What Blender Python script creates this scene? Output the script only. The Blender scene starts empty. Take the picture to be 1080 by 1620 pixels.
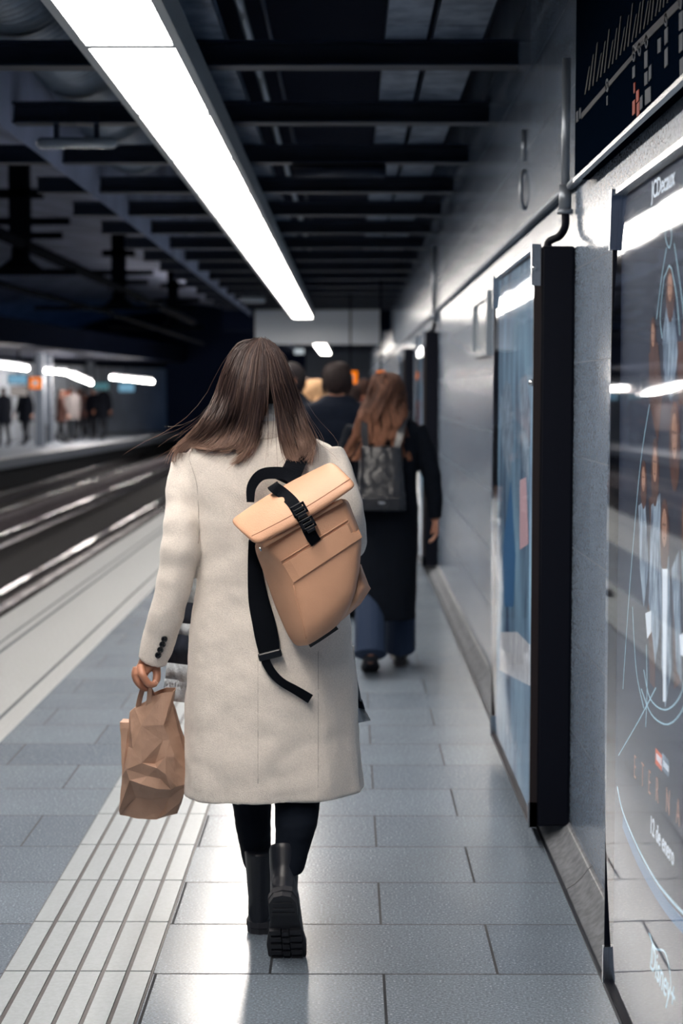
import bpy, bmesh, math, random
from mathutils import Vector, Matrix, noise
from mathutils.bvhtree import BVHTree
random.seed(7)
S = bpy.context.scene
COL = S.collection
PI = math.pi

# ---------------------------------------------------------------- camera, world, exposure
F = 2600.0; CAMH = 1.53
PITCH = math.atan(190.0 / F); YAW = math.atan(13.0 / F)
cam_d = bpy.data.cameras.new('camera'); cam = bpy.data.objects.new('camera', cam_d); COL.objects.link(cam)
cam_d.sensor_fit = 'VERTICAL'; cam_d.sensor_height = 36.0; cam_d.sensor_width = 24.0
cam_d.lens = F / 1620 * 36
cam.location = (0, 0, CAMH)
CROT = Matrix.Rotation(YAW, 3, 'Z') @ Matrix.Rotation(PI / 2 - PITCH, 3, 'X')
cam.rotation_euler = CROT.to_euler()
cam_d.clip_start = 0.05; cam_d.clip_end = 300
cam_d.dof.use_dof = True; cam_d.dof.focus_distance = 4.1; cam_d.dof.aperture_fstop = 3.2
S.camera = cam
W = bpy.data.worlds.new('world'); S.world = W; W.use_nodes = True
W.node_tree.nodes['Background'].inputs[0].default_value = (0.06, 0.2, 0.5, 1)
W.node_tree.nodes['Background'].inputs[1].default_value = 0.2
S.view_settings.view_transform = 'Standard'; S.view_settings.look = 'None'
S.view_settings.gamma = 1.0; S.view_settings.use_curve_mapping = False
S.view_settings.exposure = 0.0
LAMP = 32.0            # strength of the diffusers of the light line over the platform
FARLAMP = 95.0         # strength of the tubes over the opposite platform

CAMP = Vector((0, 0, CAMH))
def ray(x, y):
    return CROT @ Vector(((x - 540) / F, -(y - 810) / F, -1.0))
def P(x, y, Y):
    r = ray(x, y); return CAMP + r * (Y / r.y)
def PX(x, y, X):
    r = ray(x, y); return CAMP + r * (X / r.x)
def PZ(x, y, z=0.0):
    r = ray(x, y); return CAMP + r * ((z - CAMH) / r.z)
def px(n, Y): return n * Y / F
def lerp(a, b, t): return a + (b - a) * t

# ---------------------------------------------------------------- materials
def lin(c):
    return tuple(((v / 255) / 12.92 if v / 255 <= 0.04045 else ((v / 255 + 0.055) / 1.055) ** 2.4) for v in c) + (1.0,)
MATS = {}
def M(name, rgb=(128, 128, 128), rough=0.6, metal=0.0, spec=0.5, emit=None, estr=0, noise_amt=0.0, noise_scale=30, bump=0.0, bump_scale=80,
      coat=0.0, sheen=0.0, stretch=None, rgb2=None, rvar=0.0, aniso=0.0):
    if name in MATS: return MATS[name]
    m = bpy.data.materials.new(name); m.use_nodes = True; nt = m.node_tree; b = nt.nodes['Principled BSDF']
    c = lin(rgb)
    b.inputs['Base Color'].default_value = c; b.inputs['Roughness'].default_value = rough
    b.inputs['Metallic'].default_value = metal; b.inputs['Specular IOR Level'].default_value = spec
    b.inputs['Coat Weight'].default_value = coat; b.inputs['Coat Roughness'].default_value = 0.08
    b.inputs['Sheen Weight'].default_value = sheen; b.inputs['Sheen Roughness'].default_value = 0.5
    if emit:
        b.inputs['Emission Color'].default_value = lin(emit); b.inputs['Emission Strength'].default_value = estr
    L = nt.links
    if noise_amt or bump or rvar:
        tc = nt.nodes.new('ShaderNodeTexCoord'); mp = nt.nodes.new('ShaderNodeMapping')
        L.new(tc.outputs['Object'], mp.inputs['Vector'])
        if stretch: mp.inputs['Scale'].default_value = stretch
        if noise_amt or rvar:
            n = nt.nodes.new('ShaderNodeTexNoise'); n.inputs['Scale'].default_value = noise_scale; n.inputs['Detail'].default_value = 4
            L.new(mp.outputs[0], n.inputs['Vector'])
            if noise_amt:
                mx = nt.nodes.new('ShaderNodeMix'); mx.data_type = 'RGBA'
                c2 = lin(rgb2) if rgb2 else tuple(v * (1 - noise_amt) for v in c[:3]) + (1,)
                mx.inputs['A'].default_value = c; mx.inputs['B'].default_value = c2
                cr = nt.nodes.new('ShaderNodeMapRange'); cr.inputs['From Min'].default_value = 0.35; cr.inputs['From Max'].default_value = 0.65
                L.new(n.outputs['Fac'], cr.inputs['Value']); L.new(cr.outputs[0], mx.inputs['Factor'])
                L.new(mx.outputs['Result'], b.inputs['Base Color'])
            if rvar:
                mr = nt.nodes.new('ShaderNodeMapRange'); mr.inputs['To Min'].default_value = rough - rvar; mr.inputs['To Max'].default_value = rough + rvar
                L.new(n.outputs['Fac'], mr.inputs['Value']); L.new(mr.outputs[0], b.inputs['Roughness'])
        if bump:
            n2 = nt.nodes.new('ShaderNodeTexNoise'); n2.inputs['Scale'].default_value = bump_scale; n2.inputs['Detail'].default_value = 5
            L.new(mp.outputs[0], n2.inputs['Vector'])
            bp = nt.nodes.new('ShaderNodeBump'); bp.inputs['Strength'].default_value = bump; bp.inputs['Distance'].default_value = 0.01
            L.new(n2.outputs['Fac'], bp.inputs['Height']); L.new(bp.outputs[0], b.inputs['Normal'])
    if name.startswith(('print_', 'poster_')):      # prints of the backlit cases glow in their own colours
        src = b.inputs['Base Color'].links[0].from_socket if b.inputs['Base Color'].links else None
        if src: L.new(src, b.inputs['Emission Color'])
        else: b.inputs['Emission Color'].default_value = c
        b.inputs['Emission Strength'].default_value = 0.55
    MATS[name] = m
    return m

def brick_mat(name, rgb, rgb2, mortar, bw, rh, off, ms, rough, plane='XY', speck=0.35, spscale=220, bump=0.15, offx=0.0, offy=0.0, rvar=0.08, spec=0.5, coat=0.0, bumpscale=60):
    m = bpy.data.materials.new(name); m.use_nodes = True; nt = m.node_tree; b = nt.nodes['Principled BSDF']; L = nt.links
    g = nt.nodes.new('ShaderNodeNewGeometry'); sep = nt.nodes.new('ShaderNodeSeparateXYZ'); cb = nt.nodes.new('ShaderNodeCombineXYZ')
    L.new(g.outputs['Position'], sep.inputs[0])
    a0, a1 = {'XY': (0, 1), 'YZ': (1, 2)}[plane]
    ad1 = nt.nodes.new('ShaderNodeMath'); ad1.inputs[1].default_value = offx; L.new(sep.outputs[a0], ad1.inputs[0])
    ad2 = nt.nodes.new('ShaderNodeMath'); ad2.inputs[1].default_value = offy; L.new(sep.outputs[a1], ad2.inputs[0])
    L.new(ad1.outputs[0], cb.inputs[0]); L.new(ad2.outputs[0], cb.inputs[1])
    br = nt.nodes.new('ShaderNodeTexBrick'); L.new(cb.outputs[0], br.inputs['Vector'])
    br.offset = off; br.inputs['Scale'].default_value = 1.0; br.inputs['Brick Width'].default_value = bw; br.inputs['Row Height'].default_value = rh
    br.inputs['Mortar Size'].default_value = ms; br.inputs['Mortar Smooth'].default_value = 0.1; br.inputs['Bias'].default_value = 0
    br.inputs['Color1'].default_value = lin(rgb); br.inputs['Color2'].default_value = lin(rgb2); br.inputs['Mortar'].default_value = lin(mortar)
    n = nt.nodes.new('ShaderNodeTexNoise'); n.inputs['Scale'].default_value = spscale; n.inputs['Detail'].default_value = 3
    L.new(g.outputs['Position'], n.inputs['Vector'])
    mr = nt.nodes.new('ShaderNodeMapRange'); mr.inputs['From Min'].default_value = 0.35; mr.inputs['From Max'].default_value = 0.6
    mr.inputs['To Min'].default_value = 1 - speck; mr.inputs['To Max'].default_value = 1.0
    L.new(n.outputs['Fac'], mr.inputs['Value'])
    n3 = nt.nodes.new('ShaderNodeTexNoise'); n3.inputs['Scale'].default_value = 2.3; n3.inputs['Detail'].default_value = 3
    L.new(g.outputs['Position'], n3.inputs['Vector'])
    mr3 = nt.nodes.new('ShaderNodeMapRange'); mr3.inputs['To Min'].default_value = 0.82; mr3.inputs['To Max'].default_value = 1.1
    L.new(n3.outputs['Fac'], mr3.inputs['Value'])
    mm = nt.nodes.new('ShaderNodeMath'); mm.operation = 'MULTIPLY'; L.new(mr.outputs[0], mm.inputs[0]); L.new(mr3.outputs[0], mm.inputs[1])
    vm = nt.nodes.new('ShaderNodeVectorMath'); vm.operation = 'SCALE'; L.new(br.outputs['Color'], vm.inputs[0]); L.new(mm.outputs[0], vm.inputs['Scale'])
    L.new(vm.outputs[0], b.inputs['Base Color'])
    mr2 = nt.nodes.new('ShaderNodeMapRange'); mr2.inputs['To Min'].default_value = rough - rvar; mr2.inputs['To Max'].default_value = rough + rvar
    L.new(n.outputs['Fac'], mr2.inputs['Value']); 
    mx = nt.nodes.new('ShaderNodeMix'); L.new(br.outputs['Fac'], mx.inputs['Factor']); L.new(mr2.outputs[0], mx.inputs['A']); mx.inputs['B'].default_value = 0.8
    L.new(mx.outputs['Result'], b.inputs['Roughness'])
    b.inputs['Specular IOR Level'].default_value = spec; b.inputs['Coat Weight'].default_value = coat; b.inputs['Coat Roughness'].default_value = 0.06
    n4 = nt.nodes.new('ShaderNodeTexNoise'); n4.inputs['Scale'].default_value = bumpscale; n4.inputs['Detail'].default_value = 3
    L.new(g.outputs['Position'], n4.inputs['Vector'])
    sb = nt.nodes.new('ShaderNodeMath'); sb.operation = 'SUBTRACT'; L.new(n4.outputs['Fac'], sb.inputs[0]); L.new(br.outputs['Fac'], sb.inputs[1])
    bp = nt.nodes.new('ShaderNodeBump'); bp.inputs['Strength'].default_value = bump; bp.inputs['Distance'].default_value = 0.004
    L.new(sb.outputs[0], bp.inputs['Height']); L.new(bp.outputs[0], b.inputs['Normal'])
    return m

def emis(name, rgb, s):
    if name in MATS: return MATS[name]
    m = bpy.data.materials.new(name); m.use_nodes = True; nt = m.node_tree
    nt.nodes.remove(nt.nodes['Principled BSDF']); e = nt.nodes.new('ShaderNodeEmission')
    e.inputs[0].default_value = lin(rgb); e.inputs[1].default_value = s
    nt.links.new(e.outputs[0], nt.nodes['Material Output'].inputs[0]); MATS[name] = m
    return m

def glass_mat():
    m = bpy.data.materials.new('cover_glass'); m.use_nodes = True; nt = m.node_tree; L = nt.links
    nt.nodes.remove(nt.nodes['Principled BSDF'])
    t = nt.nodes.new('ShaderNodeBsdfTransparent'); g = nt.nodes.new('ShaderNodeBsdfGlossy'); g.inputs['Roughness'].default_value = 0.03
    fr = nt.nodes.new('ShaderNodeFresnel'); fr.inputs['IOR'].default_value = 1.5; mx = nt.nodes.new('ShaderNodeMixShader')
    g.inputs['Color'].default_value = (0.95, 0.97, 1, 1); t.inputs['Color'].default_value = (0.93, 0.96, 1, 1)
    geo = nt.nodes.new('ShaderNodeNewGeometry'); n = nt.nodes.new('ShaderNodeTexNoise'); n.inputs['Scale'].default_value = 2.0; n.inputs['Detail'].default_value = 1
    L.new(geo.outputs['Position'], n.inputs['Vector'])
    bp = nt.nodes.new('ShaderNodeBump'); bp.inputs['Strength'].default_value = 0.12; bp.inputs['Distance'].default_value = 0.006
    L.new(n.outputs['Fac'], bp.inputs['Height']); L.new(bp.outputs[0], g.inputs['Normal']); L.new(bp.outputs[0], fr.inputs['Normal'])
    bk_ = nt.nodes.new('ShaderNodeMath'); bk_.operation = 'SUBTRACT'; bk_.inputs[0].default_value = 1.0; L.new(geo.outputs['Backfacing'], bk_.inputs[1])
    ml = nt.nodes.new('ShaderNodeMath'); ml.operation = 'MULTIPLY'; L.new(fr.outputs[0], ml.inputs[0]); L.new(bk_.outputs[0], ml.inputs[1]); L.new(ml.outputs[0], mx.inputs[0]); L.new(t.outputs[0], mx.inputs[1]); L.new(g.outputs[0], mx.inputs[2])
    L.new(mx.outputs[0], nt.nodes['Material Output'].inputs[0])
    return m

def hair_mat(name, root, tip, vary=0.35, rough=0.38, start=0.55):
    m = bpy.data.materials.new(name); m.use_nodes = True; nt = m.node_tree; b = nt.nodes['Principled BSDF']; L = nt.links
    uv = nt.nodes.new('ShaderNodeUVMap'); sp = nt.nodes.new('ShaderNodeSeparateXYZ'); L.new(uv.outputs[0], sp.inputs[0])
    r = nt.nodes.new('ShaderNodeMapRange'); r.inputs['From Min'].default_value = start; r.inputs['From Max'].default_value = 1.0
    L.new(sp.outputs[1], r.inputs['Value'])
    wn = nt.nodes.new('ShaderNodeTexWhiteNoise'); wn.noise_dimensions = '1D'; L.new(sp.outputs[0], wn.inputs['W'])
    mu = nt.nodes.new('ShaderNodeMath'); mu.operation = 'MULTIPLY_ADD'; mu.use_clamp = True
    L.new(wn.outputs['Value'], mu.inputs[0]); mu.inputs[1].default_value = vary; L.new(r.outputs[0], mu.inputs[2])
    sb = nt.nodes.new('ShaderNodeMath'); sb.operation = 'SUBTRACT'; sb.use_clamp = True; L.new(mu.outputs[0], sb.inputs[0]); sb.inputs[1].default_value = vary * 0.4
    mx = nt.nodes.new('ShaderNodeMix'); mx.data_type = 'RGBA'; mx.inputs['A'].default_value = lin(root); mx.inputs['B'].default_value = lin(tip)
    L.new(sb.outputs[0], mx.inputs['Factor']); L.new(mx.outputs['Result'], b.inputs['Base Color'])
    b.inputs['Roughness'].default_value = rough; b.inputs['Specular IOR Level'].default_value = 0.35
    return m

# ---------------------------------------------------------------- object helpers
WLOC = {}
def tag(o, label=None, cat=None, group=None, kind=None):
    if label: o['label'] = label
    if cat: o['category'] = cat
    if group: o['group'] = group
    if kind: o['kind'] = kind
    return o
def empty(name, loc, label, cat, group=None):
    o = bpy.data.objects.new(name, None); COL.objects.link(o); o.location = loc; o.empty_display_size = 0.1
    WLOC[o.name] = Vector(loc); return tag(o, label, cat, group)
def obj(name, vf, mat, parent=None, smooth=True, remesh=None, sm=3, subd=0, bevel=0, uvs=None, disp=None):
    """vf = (verts in world coordinates, faces); the object's origin sits at its thing's base"""
    vs, fs = vf
    off = WLOC[parent.name] if parent else Vector((0, 0, 0))
    me = bpy.data.meshes.new(name); me.from_pydata([Vector(v) - off for v in vs], [], fs); me.validate(); 
    bm = bmesh.new(); bm.from_mesh(me); bmesh.ops.recalc_face_normals(bm, faces=bm.faces); bm.to_mesh(me); bm.free()
    if uvs is not None:
        ul = me.uv_layers.new(name='UVMap')
        for l in me.loops: ul.data[l.index].uv = uvs[l.vertex_index]
    if smooth:
        for p in me.polygons: p.use_smooth = True
    me.materials.append(mat)
    o = bpy.data.objects.new(name, me); COL.objects.link(o)
    if parent: o.parent = parent; WLOC[o.name] = off
    else: WLOC[o.name] = Vector((0, 0, 0))
    if remesh:
        r = o.modifiers.new('r', 'REMESH'); r.mode = 'VOXEL'; r.voxel_size = remesh; r.use_smooth_shade = True
        if sm:
            s = o.modifiers.new('s', 'SMOOTH'); s.iterations = sm; s.factor = 0.5
    if bevel:
        b = o.modifiers.new('b', 'BEVEL'); b.width = bevel; b.segments = 2; b.limit_method = 'ANGLE'
    if subd:
        s = o.modifiers.new('u', 'SUBSURF'); s.levels = subd; s.render_levels = subd
    if disp:
        for k, (sc, st) in enumerate(disp):
            t = bpy.data.textures.new('folds', 'CLOUDS'); t.noise_scale = sc; t.noise_depth = 2
            d = o.modifiers.new('d', 'DISPLACE'); d.texture = t; d.strength = st; d.mid_level = 0.5; d.texture_coords = 'LOCAL'
    return o
def struct(name, vf, mat, **k):
    o = obj(name, vf, mat, None, **k); o['kind'] = 'structure'; return o
def part(name, vf, mat, parent, **k): return obj(name, vf, mat, parent, **k)

def join(*vfs):
    V = []; Fc = []
    for vs, fs in vfs:
        n = len(V); V += list(vs); Fc += [tuple(i + n for i in f) for f in fs]
    return V, Fc
def box(x0, x1, y0, y1, z0, z1):
    v = [(x, y, z) for x in (x0, x1) for y in (y0, y1) for z in (z0, z1)]
    return v, [(0, 1, 3, 2), (4, 6, 7, 5), (0, 4, 5, 1), (2, 3, 7, 6), (0, 2, 6, 4), (1, 5, 7, 3)]
def loft(rings, cap=True):
    n = len(rings[0]); V = [Vector(p) for r in rings for p in r]; Fc = []
    for i in range(len(rings) - 1):
        for j in range(n):
            a = i * n + j; b = i * n + (j + 1) % n
            Fc.append((a, b, b + n, a + n))
    if cap:
        for i, s in ((0, -1), (len(rings) - 1, 1)):
            c = sum((Vector(p) for p in rings[i]), Vector()) / n; V.append(c); ci = len(V) - 1
            for j in range(n):
                a = i * n + j; b = i * n + (j + 1) % n
                Fc.append((ci, b, a) if s < 0 else (ci, a, b))
    return V, Fc
def sring(c, ax, ay, n=20, e=2.0, ux=Vector((1, 0, 0)), uy=Vector((0, 1, 0))):
    r = []
    for k in range(n):
        t = 2 * PI * k / n; ct, st = math.cos(t), math.sin(t)
        r.append(Vector(c) + ux * (ax * math.copysign(abs(ct) ** (2 / e), ct)) + uy * (ay * math.copysign(abs(st) ** (2 / e), st)))
    return r
def cat(pts, sub=6):
    """Catmull-Rom through points (tuples of any length)"""
    out = []; n = len(pts)
    for i in range(n - 1):
        p0 = pts[max(i - 1, 0)]; p1 = pts[i]; p2 = pts[i + 1]; p3 = pts[min(i + 2, n - 1)]
        for k in range(sub):
            t = k / sub
            out.append(tuple(0.5 * ((2 * b) + (c - a) * t + (2 * a - 5 * b + 4 * c - d) * t * t + (3 * b - a - 3 * c + d) * t ** 3) for a, b, c, d in zip(p0, p1, p2, p3)))
    out.append(tuple(pts[-1])); return out
def tube(pts, rad, n=10, cap=True, sub=0, flat=1.0):
    """tube along points; rad number or list"""
    if not isinstance(rad, (list, tuple)): rad = [rad] * len(pts)
    if sub:
        q = cat([tuple(p) + (r,) for p, r in zip(pts, rad)], sub); pts = [Vector(a[:3]) for a in q]; rad = [a[3] for a in q]
    pts = [Vector(p) for p in pts]
    t0 = (pts[1] - pts[0]).normalized(); up = Vector((0, 0, 1)) if abs(t0.z) < 0.9 else Vector((1, 0, 0))
    u = t0.cross(up).normalized(); rings = []
    for i, p in enumerate(pts):
        t = (pts[min(i + 1, len(pts) - 1)] - pts[max(i - 1, 0)]).normalized()
        u = (u - t * u.dot(t)).normalized(); w = t.cross(u)
        rings.append([p + u * (rad[i] * math.cos(2 * PI * k / n)) + w * (rad[i] * flat * math.sin(2 * PI * k / n)) for k in range(n)])
    return loft(rings, cap)
def ball(c, rx, ry=None, rz=None, nu=14, nv=10):
    ry = ry or rx; rz = rz or rx; c = Vector(c); rings = []
    for i in range(1, nv):
        a = PI * i / nv
        rings.append([c + Vector((rx * math.sin(a) * math.cos(2 * PI * k / nu), ry * math.sin(a) * math.sin(2 * PI * k / nu), rz * math.cos(a))) for k in range(nu)])
    V, Fc = loft(rings, False)
    V.append(c + Vector((0, 0, rz))); V.append(c - Vector((0, 0, rz))); a = len(V) - 2; b = len(V) - 1; m = (nv - 2) * nu
    for k in range(nu):
        Fc.append((a, k, (k + 1) % nu)); Fc.append((b, m + (k + 1) % nu, m + k))
    return V, Fc
def ribbon(pts, wid, th, nrm=Vector((0, -1, 0)), sub=6):
    """flat band of real thickness along points; nrm points out of its face"""
    if not isinstance(wid, (list, tuple)): wid = [wid] * len(pts)
    q = cat([tuple(p) + (w,) for p, w in zip(pts, wid)], sub); pts = [Vector(a[:3]) for a in q]; wid = [a[3] for a in q]
    rings = []
    for i, p in enumerate(pts):
        t = (pts[min(i + 1, len(pts) - 1)] - pts[max(i - 1, 0)]).normalized()
        s = t.cross(nrm).normalized(); n = s.cross(t).normalized(); w = wid[i] / 2
        rings.append([p - s * w - n * th / 2, p + s * w - n * th / 2, p + s * w + n * th / 2, p - s * w + n * th / 2])
    return loft(rings)
def prism(poly, d):
    """polygon of world points extruded by vector d"""
    n = len(poly); d = Vector(d); V = [Vector(p) for p in poly] + [Vector(p) + d for p in poly]
    return V, [tuple(range(n))[::-1], tuple(range(n, 2 * n))] + [(i, (i + 1) % n, (i + 1) % n + n, i + n) for i in range(n)]
def xf(vf, m): return [m @ Vector(v) for v in vf[0]], vf[1]
def cyl(p0, p1, r, n=12, r1=None): return tube([p0, p1], [r, r if r1 is None else r1], n)
def rbox(x0, x1, y0, y1, z0, z1, name, mat, parent, bevel=0.004, **k): return obj(name, box(x0, x1, y0, y1, z0, z1), mat, parent, smooth=False, bevel=bevel, **k)
def text_vf(body, size, loc, xdir, ydir, extrude=0.0006, shear=0.0, sx=1.0, offset=0.0, align='CENTER'):
    cu = bpy.data.curves.new('t', 'FONT'); cu.body = body; cu.size = size; cu.align_x = align; cu.align_y = 'CENTER'; cu.extrude = extrude
    cu.shear = shear; cu.offset = offset; cu.resolution_u = 4
    o = bpy.data.objects.new('t', cu); COL.objects.link(o); bpy.context.view_layer.update()
    me = bpy.data.meshes.new_from_object(o.evaluated_get(bpy.context.evaluated_depsgraph_get()))
    xd = Vector(xdir); yd = Vector(ydir); zd = xd.cross(yd)
    V = [Vector(loc) + xd * (v.co.x * sx) + yd * v.co.y + zd * v.co.z for v in me.vertices]; Fc = [tuple(p.vertices) for p in me.polygons]
    bpy.data.objects.remove(o); bpy.data.curves.remove(cu); bpy.data.meshes.remove(me)
    return V, Fc
def bvh(o):
    bpy.context.view_layer.update(); dg = bpy.context.evaluated_depsgraph_get()
    e = o.evaluated_get(dg); me = e.to_mesh(); mw = o.matrix_world.copy()
    t = BVHTree.FromPolygons([mw @ v.co for v in me.vertices], [tuple(p.vertices) for p in me.polygons]); e.to_mesh_clear(); return t
def hit(t, x, y):
    r = ray(x, y).normalized(); h = t.ray_cast(CAMP, r)
    return h[0]

# ================================================================ SETTING
WX = 0.74                      # the wall of the near platform
m_floor = brick_mat('granite_slabs', (130, 142, 155), (118, 130, 144), (30, 36, 44), 0.6, 0.405, 0.5, 0.004, 0.26, 'XY', speck=0.42, spscale=150, offx=-0.09, offy=-4.231 + 0.405 * 40, bump=0.07, bumpscale=90, rvar=0.045)
m_wall = brick_mat('polished_granite_wall', (124, 139, 158), (117, 132, 151), (84, 94, 108), 0.9, 0.305, 0.5, 0.002, 0.2, 'YZ', speck=0.3, spscale=160, offx=0.36, offy=-0.1, bump=0.06, bumpscale=25, rvar=0.05)
m_edge = M('edge_concrete', (176, 180, 182), 0.42, noise_amt=0.2, noise_scale=60, bump=0.1)
m_groove = M('groove_dark', (46, 56, 68), 0.6)
m_tile = M('tactile_tile', (158, 166, 172), 0.32, noise_amt=0.12, noise_scale=90, bump=0.05)
m_joint = M('tactile_joint', (60, 56, 60), 0.5, noise_amt=0.3, noise_scale=30)
m_dark = M('track_dark', (22, 26, 32), 0.9, noise_amt=0.4, noise_scale=8, bump=0.5, bump_scale=20)
m_ballast = M('ballast', (34, 33, 36), 0.95, noise_amt=0.5, noise_scale=25, bump=1.0, bump_scale=30)
m_ceil = M('soffit_dark', (6, 20, 44), 0.9, spec=0.2)
m_vault = M('tunnel_vault', (170, 178, 205), 0.9, noise_amt=0.4, noise_scale=1.2)
m_beam = M('beam_steel', (14, 29, 52), 0.55, noise_amt=0.3, noise_scale=6)
m_black = M('black_paint', (5, 9, 18), 0.9, spec=0.1)
m_steel = M('brushed_steel', (190, 195, 200), 0.25, metal=1.0)
m_pipe = M('grey_pipe', (130, 138, 148), 0.35, metal=0.6)
m_trim = M('dark_trim', (24, 30, 40), 0.4)

struct('floor', box(-1.53, WX + 0.1, -7, 64, -1.2, 0.0), m_floor, smooth=False)
struct('trim_1', join(box(-2.37, -2.150, -7, 64, -0.30, 0.0), box(-2.130, -2.075, -7, 64, -0.30, 0.0), box(-2.050, -1.655, -7, 64, -0.3, 0.0), box(-1.635, -1.53, -7, 64, -0.3, 0.0)), m_edge, smooth=False)
struct('trim_2', box(-2.34, -1.531, -7, 64, -1.2, -0.006), m_groove, smooth=False)
# tactile guiding strip: six columns of raised bars, a joint every slab row
bars = []; x0, x1 = -0.914, -0.517; wcol = (x1 - x0) / 6
for r in range(-4, 60):
    ya = 4.231 + 0.405 * r
    if ya < 1.5: continue
    for c in range(6):
        bars.append(box(x0 + c * wcol + 0.006, x0 + (c + 1) * wcol - 0.006, ya + 0.004, ya + 0.401, 0.0005, 0.007))
struct('trim_3', join(*bars), m_tile, smooth=False)
struct('trim_4', box(x0, x1, 1.5, 30, 0.0, 0.0022), m_joint, smooth=False)
# track bed
struct('ground_track_bed', box(-11, -1.6, -7, 90, -1.6, -0.72), m_ballast, smooth=False)
struct('wall_platform_edge', box(-2.30, -2.22, -7, 64, -1.2, -0.28), m_dark, smooth=False)
# near wall, its base cove, the upper wall and the trim rail
struct('wall_right', box(WX, WX + 0.3, -7, 64, 0.0, 3.95), m_wall, smooth=False)
cove = []
for yy in (-7, 64):
    prof = [(WX, 0.085), (WX - 0.012, 0.075), (WX - 0.03, 0.05), (WX - 0.05, 0.03), (WX - 0.075, 0.014), (WX - 0.075, 0.0), (WX, 0.0)]
    cove.append([Vector((a, yy, b)) for a, b in prof])
struct('baseboard_right', loft(cove), M('cove_stone', (128, 132, 138), 0.25, noise_amt=0.3, noise_scale=40), smooth=True)
struct('trim_5', join(*[loft([[Vector((p.x - 0.001, y, p.z + 0.001)) for p in cove[0]], [Vector((p.x - 0.001, y + 0.004, p.z + 0.001)) for p in cove[0]]]) for y in [3.13 + 0.9 * k for k in range(30)]]), m_trim, smooth=False)
struct('trim_6', box(WX - 0.085, WX - 0.072, -7, 64, 0.0, 0.003), m_trim, smooth=False)
struct('trim_7', tube([(WX - 0.016, -7, 2.205), (WX - 0.016, 64, 2.205)], 0.014, 8), m_pipe)
# ceilings
struct('ceiling', box(-2.3, WX + 0.3, -7, 64, 3.9, 4.0), m_ceil, smooth=False)
struct('ceiling_fascia', box(-2.36, -2.3, -7, 64, 3.35, 5.2), m_ceil, smooth=False)
arch = []
for yy in (-7, 90):
    arch.append([Vector((-7.2 + 5.4 * math.cos(a), yy, 2.9 + 2.0 * math.sin(a))) for a in [PI * k / 16 for k in range(17)]] + [Vector((-13, yy, 6)), Vector((-1.7, yy, 6))])
struct('ceiling_vault', loft(arch, False), m_vault, smooth=False)
struct('tunnel_dark_backdrop', box(-6.9, -1.6, 62, 63, -1.5, 5), m_ceil, smooth=False)  # dark sheet across the tracks, stands in for the unlit depth of the tunnel
struct('wall_far', box(-1.6, WX + 0.3, 60, 60.3, 0, 3.6), M('far_wall', (60, 70, 84), 0.6), smooth=False)
# opposite platform, on a slight curve
opp = [(-9.4, 0), (-8.6, 22), (-7.9, 37), (-6.6, 58), (-6.2, 66)]
bk = [(-13.0, 0), (-12.4, 40), (-11.0, 51.6), (-8.9, 61.5), (-7.35, 66)]
struct('wall_tunnel_back', box(-13.5, -6.9, 69, 69.5, -1.6, 6), m_ceil, smooth=False)
struct('wall_tunnel_left', box(-14, -13.4, -7, 69, -1.6, 6), m_ceil, smooth=False)
struct('floor_opposite', prism([Vector((a, b, 0)) for a, b in opp] + [Vector((a, b, 0)) for a, b in bk[::-1]], (0, 0, -0.22)), M('opposite_floor', (120, 128, 138), 0.4), smooth=False)
struct('trim_8', prism([Vector((a + 0.02, b, -0.02)) for a, b in opp] + [Vector((a - 0.25, b, -0.02)) for a, b in opp[::-1]], (0, 0, 0.035)), M('opposite_edge', (160, 165, 170), 0.5), smooth=False)
struct('wall_opposite', prism([Vector((a, b, 0)) for a, b in bk] + [Vector((a - 0.4, b + 0.3, 0)) for a, b in bk[::-1]], (0, 0, 2.45)), M('opposite_wall', (200, 208, 218), 0.45, noise_amt=0.25, noise_scale=0.8), smooth=False)
struct('wall_opposite_base', prism([Vector((a - 0.3, b, -0.22)) for a, b in opp] + [Vector((a - 0.5, b, -0.22)) for a, b in opp[::-1]], (0, 0, -0.9)), m_dark, smooth=False)
struct('ceiling_opposite', prism([Vector((a + 0.2, b, 2.62)) for a, b in opp] + [Vector((a - 0.3, b, 2.62)) for a, b in bk[::-1]], (0, 0, 0.6)), m_ceil, smooth=False)

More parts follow.
